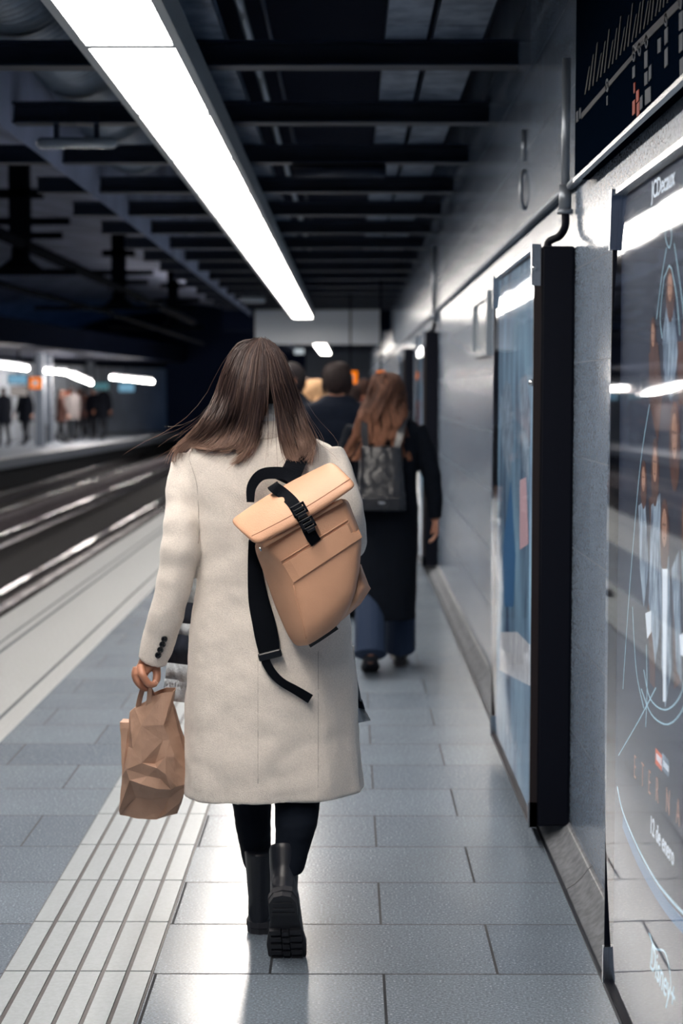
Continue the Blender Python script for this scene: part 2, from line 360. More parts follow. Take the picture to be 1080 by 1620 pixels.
# ================================================================ LIGHT LINE
m_diff = emis('lamp_diffuser', (255, 246, 236), LAMP)
m_house = M('lamp_housing', (150, 156, 162), 0.45)
LZ = CAMH + 1.25; LX0, LX1 = -0.945, -0.632; LP = 1.462
ORD = ['first', 'second', 'third', 'fourth', 'fifth', 'sixth', 'seventh', 'eighth', 'ninth', 'tenth', 'eleventh', 'twelfth', 'thirteenth', 'fourteenth', 'fifteenth', 'sixteenth', 'seventeenth', 'eighteenth', 'nineteenth', 'twentieth']
def light_run(ya, n, gname):
    for k in range(n):
        y = ya + k * LP
        e = empty('ceiling_light', ((LX0 + LX1) / 2, y + LP / 2, LZ), ('long ceiling lamp of the glowing line, %s module counted from the top of the view' % ORD[k - 3] if k >= 3 else 'long ceiling lamp of the glowing line, above and behind the camera') if ya < 20 else '%s glowing ceiling lamp of the far second line, beyond the grey bulkhead' % ORD[k], 'ceiling light', gname)
        part('housing', join(box(LX0 - 0.035, LX1 + 0.035, y, y + LP, LZ + 0.012, LZ + 0.11), box(LX0 - 0.035, LX0, y, y + LP, LZ - 0.012, LZ + 0.012), box(LX1, LX1 + 0.035, y, y + LP, LZ - 0.012, LZ + 0.012),
                             box(LX0, LX1, y, y + 0.026, LZ - 0.012, LZ + 0.012), box(LX0, LX1, y + LP - 0.026, y + LP, LZ - 0.012, LZ + 0.012)), m_house, e, smooth=False)
        part('diffuser', box(LX0 + 0.002, LX1 - 0.002, y + 0.026, y + LP - 0.026, LZ, LZ + 0.006), m_diff, e, smooth=False)
light_run(6.02 - 4 * LP, 19, 'lamps of the line above the platform')
light_run(31.0, 16, 'lamps of the far line')

# ================================================================ CEILING FURNITURE
by = 7.4 - 1.53 * 5
k = 0
while by < 60:
    z0 = CAMH + 1.43
    if by > 1:
        o = obj('ceiling_beam', join(box(-2.25, WX, by - 0.06, by + 0.06, z0, z0 + 0.012), box(-2.25, WX, by - 0.004, by + 0.004, z0 + 0.012, z0 + 0.1), box(-2.25, WX, by - 0.06, by + 0.06, z0 + 0.1, z0 + 0.112)), m_beam, smooth=False)
        bn = round((by - 7.4) / 1.53); tag(o, ('%s dark steel beam crossing the ceiling, counted from the top of the view' % ORD[bn + 1] if -1 <= bn < 12 else 'steel ceiling beam overhead and out of the view' if bn < 0 else 'distant dark steel beam among the closely packed far ones'), 'beam', 'steel ceiling beams')
    by += 1.53
m_panel = M('galvanised_tray', (112, 126, 146), 0.5, metal=0.0, noise_amt=0.5, noise_scale=9, rgb2=(66, 78, 98))
ty = 2.5
while ty < 45:
    for a, b, nm in ((0.155, 0.335, 'left'), (0.365, 0.58, 'right'), (-0.85, -0.55, 'lamp')):
        ti = round((ty - 2.5) / 1.53); o = obj('cable_tray', join(box(a, b, ty, ty + 1.52, 3.074, 3.08), box(a, a + 0.006, ty, ty + 1.52, 3.08, 3.13), box(b - 0.006, b, ty, ty + 1.52, 3.08, 3.13)), m_panel, smooth=False)
        tag(o, {'left': 'galvanised ceiling tray, left of the middle pair', 'right': 'galvanised ceiling tray, right of the middle pair', 'lamp': 'galvanised ceiling tray partly behind the glowing lamp line'}[nm] + (', %s from the top of the view' % ORD[ti - 1] if 1 <= ti <= 8 else ', far away'), 'cable tray', {'left': 'left row of ceiling trays', 'right': 'right row of ceiling trays', 'lamp': 'ceiling trays beside the lamps'}[nm])
    ty += 1.53
def conduit(x, z, r, label, y0=1.5, y1=50, mat=None):
    return tag(obj('conduit_pipe', tube([(x, y0, z), (x, y1, z)], r, 10), mat or m_beam), label, 'pipe')
conduit(-0.475, CAMH + 1.67, 0.022, 'thin grey conduit running along the ceiling just right of the glowing lamp line', mat=m_pipe)
conduit(-0.38, CAMH + 1.70, 0.012, 'thinnest dark conduit along the ceiling, right of the lamp line')
# corrugated ducts left of the lamps
m_duct = M('duct_foil', (110, 125, 145), 0.4, metal=0.3, noise_amt=0.4, noise_scale=4)
def duct(xc, zc, r, y0, y1, label):
    pts = []; rad = []; y = y0
    while y < y1:
        for dy, rr in ((0, r), (0.03, r - 0.016), (0.06, r)):
            pts.append((xc + 0.05 * math.sin(y * 0.9), y + dy, zc)); rad.append(rr)
        y += 0.075
    return tag(obj('ventilation_duct', tube(pts, rad, 32), m_duct), label, 'duct')
duct(-1.5, CAMH + 1.86, 0.29, 4.2, 12.0, 'large corrugated ventilation duct hanging left of the lamp line')
duct(-1.02, CAMH + 1.74, 0.16, 7.0, 16, 'smaller corrugated duct between the large duct and the lamps')
# fluorescent battens and boxes on the beams
def batten(xa, xb, y, z, label, r=0.03):
    e = empty('batten_light', ((xa + xb) / 2, y, z), label, 'batten light')
    part('cover_tube', tube([(xa, y, z), (xa + 0.02, y, z), (xb - 0.02, y, z), (xb, y, z)], [r * 0.5, r, r, r * 0.5], 14), M('batten_cover', (140, 150, 162), 0.2, coat=0.6), e)
    for t in (0.25, 0.75):
        xx = lerp(xa, xb, t); part('bracket', box(xx - 0.012, xx + 0.012, y - 0.02, y + 0.02, z + r * 0.7, z + 0.16), m_beam, e, smooth=False)
p1 = P(58, 226, 8.93); p2 = P(185, 226, 8.93)
batten(p1.x, p2.x, 8.93, p1.z, 'unlit tubular batten light under a beam, left of the lamp line')
p1 = P(380, 474, 22.7); p2 = P(420, 474, 22.7); batten(p1.x, p2.x, 22.7, p1.z, 'small distant tubular batten light left of the far end of the lamp line', 0.04)
p1 = P(462, 267, 10.46); p2 = P(610, 267, 10.46); p1.z = p2.z = CAMH + 1.43 - 0.058
tag(obj('junction_duct', tube([(p1.x, 10.46, p1.z + 0.015), (p2.x, 10.46, p2.z + 0.015)], 0.042, 16), m_beam), 'short dark cylindrical duct section lying across beside the ceiling trays', 'duct')

# grey lit bulkhead across the platform far away
a = P(405, 512, 30); b = P(600, 545, 30)
struct('wall_bulkhead', box(a.x, b.x, 29.6, 30.0, b.z, 3.5), M('bulkhead', (215, 222, 230), 0.4), smooth=False)
struct('trim_9', box(-2.3, WX, 30.1, 30.3, b.z + 0.25, 3.5), m_ceil, smooth=False)

# ---- catenary hangers over the tracks
def hanger(cx, y, label):
    e = empty('catenary_hanger', (cx, y, 4.85), label, 'catenary support', 'catenary supports over the tracks')
    zt = 4.9; zb = CAMH + 1.62
    part('post', join(box(cx - 0.13, cx + 0.13, y - 0.1, y + 0.1, CAMH + 2.0, zt), box(cx - 0.3, cx + 0.3, y - 0.1, y + 0.1, CAMH + 2.55, CAMH + 2.66)), m_black, e, smooth=False)
    part('cross_arm', join(box(cx - 0.9, cx + 0.65, y - 0.06, y + 0.06, CAMH + 2.2, CAMH + 2.29), box(cx - 0.35, cx + 0.55, y - 0.06, y + 0.06, CAMH + 2.02, CAMH + 2.1)), m_black, e, smooth=False)
    part('insulator', tube([(cx, y, CAMH + 2.05), (cx, y, CAMH + 1.75), (cx, y, zb)], [0.1, 0.13, 0.3], 10), m_black, e)
    part('lower_arm', box(cx - 1.6, cx + 0.75, y - 0.05, y + 0.05, zb - 0.08, zb), m_black, e, smooth=False)
for y, w in ((21.9, 'nearest'), (31.2, 'second'), (40.7, 'third')):
    hanger(-4.35, y, w + ' dark catenary support hanging from the tunnel vault')
tag(obj('conductor_rail', tube([(-4.4, 4, CAMH + 2.0), (-4.25, 45, CAMH + 1.9)], 0.085, 8), m_black), 'thick dark overhead conductor rail running over the near track', 'overhead line')
tag(obj('contact_wire', tube([(-5.3, 12, CAMH + 1.85), (-4.9, 20, CAMH + 1.48), (-4.5, 31, CAMH + 1.48), (-4.4, 50, CAMH + 1.45)], 0.04, 6), m_black), 'thin dark contact wire below the overhead conductor rail', 'overhead line')
# ---- rails
m_rail = M('rail_polished', (200, 196, 200), 0.18, metal=1.0, noise_amt=0.5, noise_scale=3, rvar=0.1)
def rail(xx, label):
    z = -0.52
    return tag(obj('rail', join(box(xx - 0.036, xx + 0.036, -4, 88, z - 0.04, z), box(xx - 0.01, xx + 0.01, -4, 88, z - 0.16, z - 0.04), box(xx - 0.07, xx + 0.07, -4, 88, z - 0.18, z - 0.16)), m_rail, smooth=False), label, 'rail')
rail(-3.58, 'shiny steel rail nearest to the platform edge'); rail(-5.02, 'second steel rail of the near track')
rail(-6.0, 'steel rail of the far track on its near side'); rail(-7.0, 'steel rail of the far track below the opposite platform')
struct('trim_10', box(-5.55, -5.3, -7, 88, -0.75, -0.42), M('track_kerb', (80, 72, 78), 0.8, noise_amt=0.3, noise_scale=5), smooth=False)

# ---- opposite platform lights, screens, signs
m_tube2 = emis('far_tube', (255, 246, 238), FARLAMP)
def far_tube(xa, xb, ya_, yb_, Y, label, Y2=None):
    p = P(xa, ya_, Y); q = P(xb, yb_, Y2 or Y)
    e = empty('tube_light', (p + q) / 2, label, 'tube light', 'tube lights over the opposite platform')
    part('tube', tube([p, q], 0.045, 10), m_tube2, e)
    part('fitting', tube([p + Vector((0, 0, 0.11)), q + Vector((0, 0, 0.11))], 0.05, 6), m_house, e)
far_tube(-45, 44, 572, 583, 40, 'tube light over the opposite platform, leftmost, above the blue screen')
far_tube(62, 84, 585, 588, 48, 'short tube light over the opposite platform, second from the left'); far_tube(90, 107, 588, 590, 51, 'short tube light over the opposite platform, third from the left')
far_tube(113, 144, 593, 606, 44, 'slanting tube light over the opposite platform, beside the orange sign', 52)
far_tube(175, 242, 597, 604, 55, 'rightmost tube light over the opposite platform, above the end wall')
for k, (yy, xx) in enumerate(((14, -10.5), (22, -10.3), (30, -9.9))):
    e = empty('tube_light', (xx, yy, 2.5), 'tube light over the opposite platform, left of the view, %s from the camera' % ORD[k], 'tube light', 'tube lights over the opposite platform')
    part('tube', tube([(xx, yy - 1.4, 2.5), (xx, yy + 1.4, 2.5)], 0.06, 8), m_tube2, e)
def sign(name, cx, cy, w, h, Y, mat, frame, label, cat_, centre=None):
    p = P(cx, cy, Y); hw = px(w, Y) / 2; hh = px(h, Y) / 2
    e = empty(name, p, label, cat_)
    part('casing', box(p.x - hw, p.x + hw, Y, Y + 0.18, p.z - hh, p.z + hh), frame, e, smooth=False)
    part('face', box(p.x - hw * 0.93, p.x + hw * 0.93, Y - 0.02, Y, p.z - hh * 0.9, p.z + hh * 0.9), mat, e, smooth=False)
    if centre: part('pictogram', box(p.x - hw * 0.42, p.x + hw * 0.42, Y - 0.04, Y - 0.02, p.z - hh * 0.42, p.z + hh * 0.42), centre, e, smooth=False)
    part('hanging_rod', box(p.x - 0.012, p.x + 0.012, Y + 0.07, Y + 0.11, p.z + hh, 2.62 if p.x < -4 else 2.96), m_black, e, smooth=False)
    return e
m_blue = emis('screen_blue', (120, 168, 196), 0.9); m_or = emis('sign_orange', (255, 130, 10), 1.0); m_wh = emis('sign_white', (190, 196, 200), 0.8)
sign('information_screen', 28, 600, 32, 16, 43, m_blue, m_black, 'glowing blue information screen on the opposite platform, beside the orange sign', 'screen')
sign('information_screen', 200, 613, 26, 14, 56, m_blue, m_black, 'pale blue information screen near the end wall of the opposite platform', 'screen')
sign('information_screen', 160, 611, 26, 12, 53, emis('screen_teal', (90, 140, 150), 0.6), m_black, 'dim teal information screen in the middle of the opposite platform', 'screen')
sign('platform_sign', 56, 606, 20, 20, 43, m_or, m_black, 'orange platform sign with pale centre hanging on the opposite platform', 'sign', m_wh)
sign('platform_sign', 108, 628, 10, 20, 55.5, emis('sign_rust', (200, 90, 30), 0.7), m_black, 'narrow rust orange panel standing between the people on the opposite platform', 'sign')
sign('direction_sign', 30, 619, 28, 16, 44, emis('sign_pale', (180, 172, 168), 0.6), m_black, 'pale white sign just below the blue screen on the opposite platform', 'sign')
sign('platform_sign', 554, 598, 24, 24, 24.2, m_or, m_black, 'square orange platform sign with grey centre hanging above the crowd', 'sign', emis('sign_grey', (120, 134, 146), 0.9))
sign('signal_lamp', 602, 593, 13, 13, 21.1, m_or, m_black, 'small glowing orange light above the curly haired woman', 'light')
sign('exit_sign', 473, 556, 16, 9, 36.4, emis('sign_dimwhite', (180, 190, 196), 1.0), m_black, 'small dim white sign under the far bulkhead', 'sign')
# grey columns and an opening on the opposite platform
for k, (xx, YY) in enumerate(((62, 46), (75, 50), (143, 58.5))):
    p = P(xx, 650, YY)
    tag(obj('platform_column', box(p.x - 0.12, p.x + 0.12, YY, YY + 0.3, 0, 2.62), M('column_grey', (96, 104, 116), 0.5), smooth=False), ['grey column on the opposite platform beside the orange sign', 'grey column on the opposite platform right of the orange sign', 'grey column on the opposite platform left of the end wall'][k], 'column')

# ================================================================ WALL FURNITURE
m_case = M('case_black', (7, 11, 24), 0.6, spec=0.15); m_brown = M('case_edge_brown', (30, 20, 20), 0.4)
m_glass = glass_mat()
m_print = M('poster_print_dark', (12, 18, 34), 0.6, noise_amt=0.5, noise_scale=2.5, rgb2=(26, 36, 54))
PXX = 0.608
def poster_case(name, y0, y1, z0, z1, label, sheet, seal=None):
    e = empty(name, (WX, (y0 + y1) / 2, z0), label, 'advertising case')
    part('case_body', box(PXX + 0.02, WX, y0, y1, z0, z1), m_case, e, smooth=False, bevel=0.01)
    part('poster_sheet', box(PXX + 0.015, PXX + 0.019, y0 + 0.015, y1 - 0.015, z0 + 0.015, z1 - 0.015), sheet, e, smooth=False)
    n_ = 24; gr = []      # the acrylic cover bulges a little, top to bottom
    for q in range(n_ + 1):
        f = q / n_; xg = PXX + 0.006 - 0.017 * (1 - (2 * f - 1) ** 2); zz = lerp(z0 + 0.006, z1 - 0.006, f)
        gr.append([Vector((xg, y0 + 0.006, zz)), Vector((xg, y1 - 0.006, zz)), Vector((xg + 0.003, y1 - 0.006, zz)), Vector((xg + 0.003, y0 + 0.006, zz))])
    part('glass_cover', loft(gr), m_glass, e, smooth=False)
    # rubber edge all round the glass
    t = 0.006
    part('edge_seal', join(box(PXX - 0.004, PXX + 0.02, y0 - 0.002, y0 + t, z0, z1), box(PXX - 0.004, PXX + 0.02, y1 - t, y1 + 0.002, z0, z1), box(PXX - 0.004, PXX + 0.02, y0, y1, z0 - 0.002, z0 + t)), seal or m_brown, e, smooth=False)
    part('top_trim', join(box(PXX - 0.006, PXX + 0.02, y0, y1, z1 - 0.008, z1 + 0.004)), m_steel, e, smooth=False)
    for yy in (y0, y1):
        s = 1 if yy == y1 else -1
        part('corner_clip', prism([Vector((PXX - 0.012, yy + s * 0.003, z1 + 0.006)), Vector((PXX - 0.012, yy + s * 0.003, z1 - 0.13)), Vector((PXX - 0.012, yy - s * 0.012, z1 - 0.13)), Vector((PXX - 0.012, yy - s * 0.03, z1 + 0.006))], (0.03, 0, 0)), m_steel, e, smooth=False)
        part('corner_clip', box(PXX - 0.008, PXX + 0.02, min(yy, yy - s * 0.012) - 0.002, max(yy, yy - s * 0.012) + 0.002, z0 - 0.003, z0 + 0.085), m_steel, e, smooth=False)
    return e
Y1a = 3.82
e1 = poster_case('advertising_case', 2.58, Y1a, CAMH - 1.395, CAMH + 0.455, 'near black framed advertising case on the right wall, film poster with line of date text', m_print, m_case)
m_pale2 = M('poster_print_teal', (120, 150, 166), 0.5, noise_amt=0.7, noise_scale=1.6, rgb2=(40, 60, 84), stretch=(1, 3.5, 1))
e2 = poster_case('advertising_case', 5.44, 6.93, 0.07, CAMH + 0.478, 'second advertising case along the right wall, bluish poster and thick dark near side', m_pale2)
e3 = poster_case('advertising_case', 13.7, 15.0, 0.07, CAMH + 0.50, 'far narrow looking advertising case on the right wall beside the curly haired woman', m_pale2)
e4 = poster_case('advertising_case', 19.0, 20.3, 0.07, CAMH + 0.50, 'farthest advertising case on the right wall, beyond the curly haired woman', m_pale2)
# bevel lamp of second case: lock knob
part('lock', ball((PXX - 0.005, 5.46, CAMH + 0.03), 0.012), m_steel, e2)
part('lock', ball((PXX - 0.004, 5.43, CAMH + 0.405), 0.01), m_steel, e2)
# ---- artwork printed on the near poster: drawn on the sheet plane
AX = PXX + 0.0145
def art(name, polys, mat, parent, th=0.0006):
    vf = join(*[prism([PX(a, b, AX) for a, b in pl], (-th, 0, 0)) for pl in polys]); return part(name, vf, mat, parent, smooth=False)
def artline(name, lines, w, mat, parent):
    vfs = []
    for ln in lines:
        pts = [PX(a, b, AX - 0.001) for a, b in ln]; vfs.append(ribbon(pts, w, 0.0006, Vector((-1, 0, 0)), 5))
    return part(name, join(*vfs), mat, parent, smooth=False)
m_lineart = M('print_pale_line', (170, 205, 215), 0.5); m_skin_p = M('print_skin', (172, 126, 100), 0.6, noise_amt=0.4, noise_scale=30); m_hair_p = M('print_brown', (84, 48, 34), 0.6, noise_amt=0.4, noise_scale=30)
m_white_p = M('print_white', (226, 230, 232), 0.5); m_grey_p = M('print_grey', (150, 165, 176), 0.6, noise_amt=0.5, noise_scale=14, rgb2=(60, 76, 92), stretch=(1, 4, 1)); m_orange_p = M('print_orange', (214, 90, 44), 0.5)
m_blue_p = M('print_blue', (40, 92, 130), 0.6); m_bronze_p = M('print_bronze', (176, 128, 104), 0.5)
artline('line_art', [[(1059, 345), (1052, 372), (1058, 392), (1062, 372), (1058, 345)], [(1054, 392), (1046, 440), (1038, 505)], [(1066, 385), (1074, 440), (1084, 520)],
                     [(1027, 640), (1012, 740), (998, 900), (990, 1010), (985, 1090)], [(1000, 960), (1006, 1060), (1018, 1120)], [(1018, 1060), (1028, 1105), (1052, 1123), (1076, 1100), (1086, 1050)],
                     [(1014, 1090), (1030, 1130), (1055, 1146), (1078, 1125), (1092, 1080)], [(1037, 1088), (1010, 1140), (978, 1195)], [(1021, 1150), (1023, 1090), (1022, 1020)],
                     [(1050, 440), (1044, 500), (1047, 535)], [(1062, 425), (1070, 470), (1075, 530)], [(1058, 420), (1050, 440)], [(1058, 420), (1062, 425)]], 0.0028, m_lineart, e1)
artline('planet_rim', [[(976, 1245), (985, 1285), (1008, 1340), (1035, 1390), (1062, 1425), (1086, 1450), (1120, 1480)]], 0.006, m_lineart, e1)
artline('planet_glow', [[(985, 1300), (1005, 1350), (1030, 1398), (1058, 1440), (1090, 1475)]], 0.028, m_blue_p, e1)
def face_at(cx, cy, w, h, body=None):
    e = [(cx + w / 2 * math.cos(t), cy + h / 2 * math.sin(t)) for t in [2 * PI * q / 14 for q in range(14)]]
    hr = [(cx + w * 0.95 * math.cos(t), cy + h * 0.22 + h * 0.98 * math.sin(t)) for t in [2 * PI * q / 14 for q in range(14)]]
    art('printed_hair', [hr], m_hair_p, e1, 0.0005); art('printed_face', [e], m_skin_p, e1, 0.0009)
    art('printed_features', [[(cx - w * 0.32, cy - h * 0.12), (cx - w * 0.08, cy - h * 0.12), (cx - w * 0.08, cy - h * 0.06), (cx - w * 0.32, cy - h * 0.06)], [(cx + w * 0.08, cy - h * 0.1), (cx + w * 0.32, cy - h * 0.1), (cx + w * 0.32, cy - h * 0.04), (cx + w * 0.08, cy - h * 0.04)],
                             [(cx - w * 0.18, cy + h * 0.24), (cx + w * 0.2, cy + h * 0.25), (cx, cy + h * 0.3)]], m_hair_p, e1, 0.0011)
figs = [(1060, 455, 7, 46), (1036, 735, 6.5, 56), (1067, 690, 9, 74), (1051, 835, 7.5, 62), (1018, 758, 5, 40), (1085, 820, 8, 60), (1033, 530, 5, 38), (1086, 520, 7, 42)]
art('printed_robe', [[(1054, 485), (1066, 485), (1072, 560), (1062, 640), (1050, 600), (1048, 530)], [(1010, 800), (1020, 790), (1026, 900), (1018, 960), (1012, 900)], [(1030, 800), (1044, 780), (1046, 980), (1036, 1050), (1026, 950)],
                     [(1046, 880), (1058, 880), (1062, 1060), (1052, 1120), (1046, 1050)], [(1062, 900), (1074, 870), (1078, 1080), (1070, 1060)], [(1078, 870), (1090, 860), (1092, 1060), (1082, 1010)]], m_grey_p, e1, 0.0004)
art('printed_cloak', [[(1026, 560), (1040, 540), (1048, 620), (1040, 700), (1028, 640)], [(1068, 540), (1084, 540), (1088, 640), (1074, 640)], [(1026, 790), (1036, 780), (1034, 850), (1030, 860)], [(1024, 960), (1036, 930), (1036, 1090), (1028, 1080)], [(1064, 940), (1074, 960), (1076, 1080), (1066, 1090)]], m_hair_p, e1, 0.00035)
art('printed_light', [[(1021, 970), (1030, 966), (1030, 1000), (1024, 1010)], [(1075, 1005), (1084, 1000), (1084, 1040), (1077, 1036)], [(1048, 900), (1056, 900), (1053, 1110), (1049, 1110)]], m_white_p, e1, 0.001)
for f in figs: face_at(*f)
XD = Vector((0, -1, 0)); YD = Vector((0, 0, 1))
def poster_text(name, body, x, y, size, mat, parent, sx=1.0, shear=0, off=0.0):
    p = PX(x, y, AX - 0.0015); return part(name, text_vf(body, size, p, XD, YD, 0.0004, shear, sx, off), mat, parent, smooth=False)
poster_text('brand_lettering', 'JCDecaux', 1048, 292, 0.052, m_white_p, e1, 1.15, off=0.0006)
poster_text('date_lettering', '12 de enero', 1046, 1330, 0.052, m_white_p, e1, 0.98, off=0.0005)
q = PX(1030, 1240, AX - 0.0015)
for k, ch in enumerate('ETERNALS'):
    xx = 1004 + [0, 12, 23, 35, 52, 68, 82, 96][k]; yy = 1215 + (xx - 1004) * 1.06
    poster_text('title_letter', ch, xx, yy, 0.075, m_bronze_p, e1, 0.7, off=-0.0012)
# two-part logo box
def quad_px(name, x0, y0, x1, y1, hh, mat, d):
    a_ = PX(x0, y0, AX); b_ = PX(x1, y1, AX)
    zt = (a_.z + b_.z) / 2
    return part(name, box(AX - d, AX - d + 0.0005, min(a_.y, b_.y), max(a_.y, b_.y), zt - hh / 2, zt + hh / 2), mat, e1, smooth=False)
quad_px('logo_block', 1037, 1198, 1047, 1205, 0.032, m_orange_p, 0.001)
quad_px('logo_block', 1047.5, 1206, 1058, 1214, 0.032, m_grey_p, 0.001)
lp = PX(1042, 1202, AX - 0.0018); poster_text('logo_lettering', 'MARVEL', 1042, 1202, 0.02, m_white_p, e1, 0.8)
poster_text('logo_lettering', 'STUDIOS', 1053, 1213, 0.017, m_white_p, e1, 0.8)
poster_text('script_lettering', 'Disney+', 1046, 1545, 0.085, m_lineart, e1, 0.9, shear=0.35)
artline('script_swoosh', [[(1026, 1476), (1036, 1500), (1050, 1505), (1058, 1530), (1061, 1560)], [(1028, 1478), (1033, 1500), (1031, 1525)]], 0.004, m_lineart, e1)
# ---- generic pale shapes on the second poster
def art2(name, polys, mat, th=0.0006): 
    return part(name, join(*[prism([PX(a, b, AX) for a, b in pl], (-th, 0, 0)) for pl in polys]), mat, e2, smooth=False)
art2('printed_figure', [[(790, 640), (800, 600), (808, 610), (812, 700), (806, 760), (796, 720)], [(822, 600), (832, 590), (838, 640), (836, 760), (826, 740)]], m_grey_p)
art2('printed_band', [[(795, 870), (808, 760), (815, 880), (812, 960), (798, 960)]], m_blue_p)
art2('printed_dress', [[(822, 760), (832, 755), (836, 860), (822, 870)]], M('print_rose', (190, 150, 150), 0.6))
art2('printed_block', [[(792, 1000), (818, 1000), (838, 1020), (838, 1085), (812, 1072), (790, 1060)]], M('print_cream', (205, 200, 196), 0.6, noise_amt=0.3, noise_scale=20))
for k in range(4):
    art2('printed_caption', [[(800 + k * 7, 1143 + k * 13), (804 + k * 7, 1150 + k * 13), (804 + k * 7, 1165 + k * 13), (800 + k * 7, 1157 + k * 13)]], m_grey_p)

# ---- line map panel high on the wall
m_map = M('map_black', (3, 9, 20), 0.95, spec=0.0)
em = empty('line_map', (WX, 4.0, 2.2), 'long black railway line map high on the right wall above the near advertising case', 'map')
MX = WX - 0.045
part('panel', box(MX, WX, 1.5, 5.15, CAMH + 0.655, 3.45), m_map, em, smooth=False)
part('bottom_frame', box(MX - 0.006, MX + 0.01, 1.5, 5.15, CAMH + 0.645, CAMH + 0.657), m_steel, em, smooth=False)
def mapart(name, polys, mat):
    if name in ('route_badge', 'station_ring_') and len(polys) > 1:
        for pl in polys: mapart(name, [pl], mat)
        return
    return part(name, join(*[prism([PX(a, b, MX - 0.001) for a, b in pl], (-0.002, 0, 0)) for pl in polys]), mat, em, smooth=False)
m_mline = M('map_line_grey', (40, 50, 64), 0.6, spec=0.1); m_mred = M('map_red', (130, 52, 40), 0.6, spec=0.1)
def bar_px(x0, y0, x1, y1, w): return [(x0, y0 - w / 2), (x1, y1 - w / 2), (x1, y1 + w / 2), (x0, y0 + w / 2)]
mapart('route_line', [bar_px(920, 184, 1001, 90, 9), bar_px(1001, 80, 1078, 2, 14)], M('map_line_dim', (22, 30, 42), 0.6, spec=0.1))
def ring_px(cx, cy, w, h):
    o_ = [(cx + w * math.cos(t), cy + h * math.sin(t)) for t in [2 * PI * q / 16 for q in range(16)]]; i_ = [(cx + w * 0.5 * math.cos(t), cy + h * 0.6 * math.sin(t)) for t in [2 * PI * q / 16 for q in range(16)]]
    return [[o_[q], o_[(q + 1) % 16], i_[(q + 1) % 16], i_[q]] for q in range(16)]
for cx, cy in ((961, 135), (1003, 87), (1012, 78), (1023, 66), (1054, 31), (1077, 4)):
    mapart('station_ring', ring_px(cx, cy, 2.6, 11), m_mline)
mapart('route_badge', [bar_px(*b) for b in ((1001, 172, 1005, 168, 22), (1007, 154, 1011, 150, 18), (1008, 175, 1012, 170, 20), (1003, 140, 1005, 138, 16))], m_mred)
mapart('route_badge', [bar_px(*b) for b in ((1001, 116, 1005, 112, 18), (1020, 96, 1025, 92, 26), (1020, 126, 1025, 122, 20), (1027, 118, 1031, 112, 22), (1013, 165, 1017, 160, 20), (1021, 155, 1030, 148, 24), (1052, 60, 1057, 54, 24), (1052, 94, 1057, 88, 28), (1041, 74, 1046, 70, 22), (960, 160, 962, 158, 14), (1075, 35, 1081, 30, 28), (1075, 70, 1081, 64, 28), (1076, 108, 1082, 102, 26), (912, 186, 915, 183, 16), (917, 180, 919, 178, 16))], m_mline)
slant = []
for k in range(26):
    xx = 925 + k * 6.2; yy = 150 - k * 6.9
    slant.append([(xx, yy), (xx + 2.0, yy - 2), (xx + 9.0, yy - 46 - (k % 3) * 12), (xx + 7.4, yy - 44 - (k % 3) * 12)])
mapart('station_name_stroke', slant, M('map_text_dim', (9, 16, 27), 0.6, spec=0.1))

# ---- pipes coming down the wall to the cases
def wallpipe(Y, ztop, label, case_top, casey, r=0.014):
    e = empty('cable_pipe', (WX, Y, CAMH + 0.65), label, 'pipe')
    part('pipe', tube([(WX - 0.03, Y, ztop), (WX - 0.03, Y, CAMH + 0.63)], r, 12), m_pipe, e)
    part('coupling', join(cyl((WX - 0.03, Y, CAMH + 0.68), (WX - 0.03, Y, CAMH + 0.60), r * 1.5), cyl((WX - 0.03, Y, CAMH + 0.6), (WX - 0.03, Y, CAMH + 0.585), r * 1.9)), m_pipe, e)
    part('flexible_hose', tube([(WX - 0.03, Y, CAMH + 0.59), (WX - 0.03, Y, CAMH + 0.545), (WX - 0.045, Y + 0.03, CAMH + 0.515), (WX - 0.075, Y + 0.06, CAMH + 0.5), (WX - 0.08, Y + 0.06, case_top - 0.01)], r * 0.95, 10, sub=5), m_case, e)
wallpipe(5.48, 2.62, 'grey cable pipe running down the wall to the second advertising case', CAMH + 0.478, 5.5)
wallpipe(13.9, 2.75, 'distant grey cable pipe above the far advertising case', CAMH + 0.5, 13.8, 0.02)
e = empty('wall_bracket', (WX, 7.1, 2.3), 'thin bracket with an oval loop on the wall above the trim rail', 'bracket')
part('rod', tube([P(829, 205, 7.0) , P(829, 255, 7.0)], 0.012, 8), m_pipe, e)
part('loop', tube([P(829 + 5 * math.sin(t), 300 - 30 * math.cos(t), 7.0 + 0.05 * math.sin(t)) for t in [2 * PI * q / 14 for q in range(15)]], 0.009, 6), m_pipe, e)
tag(obj('reflection_panel', join(box(WX - 0.03, WX, 8.6, 9.6, 1.72, 1.76), box(WX - 0.03, WX, 8.6, 9.6, 2.02, 2.06), box(WX - 0.03, WX, 8.6, 8.64, 1.76, 2.02), box(WX - 0.03, WX, 9.56, 9.6, 1.76, 2.02), box(WX - 0.012, WX, 8.64, 9.56, 1.76, 2.02)), M('panel_grey', (130, 140, 150), 0.2), smooth=False), 'grey framed panel standing in for a reflection on the shiny wall beyond the second advertising case', 'reflection panel')  # added panel, takes the place of a reflection in the polished wall

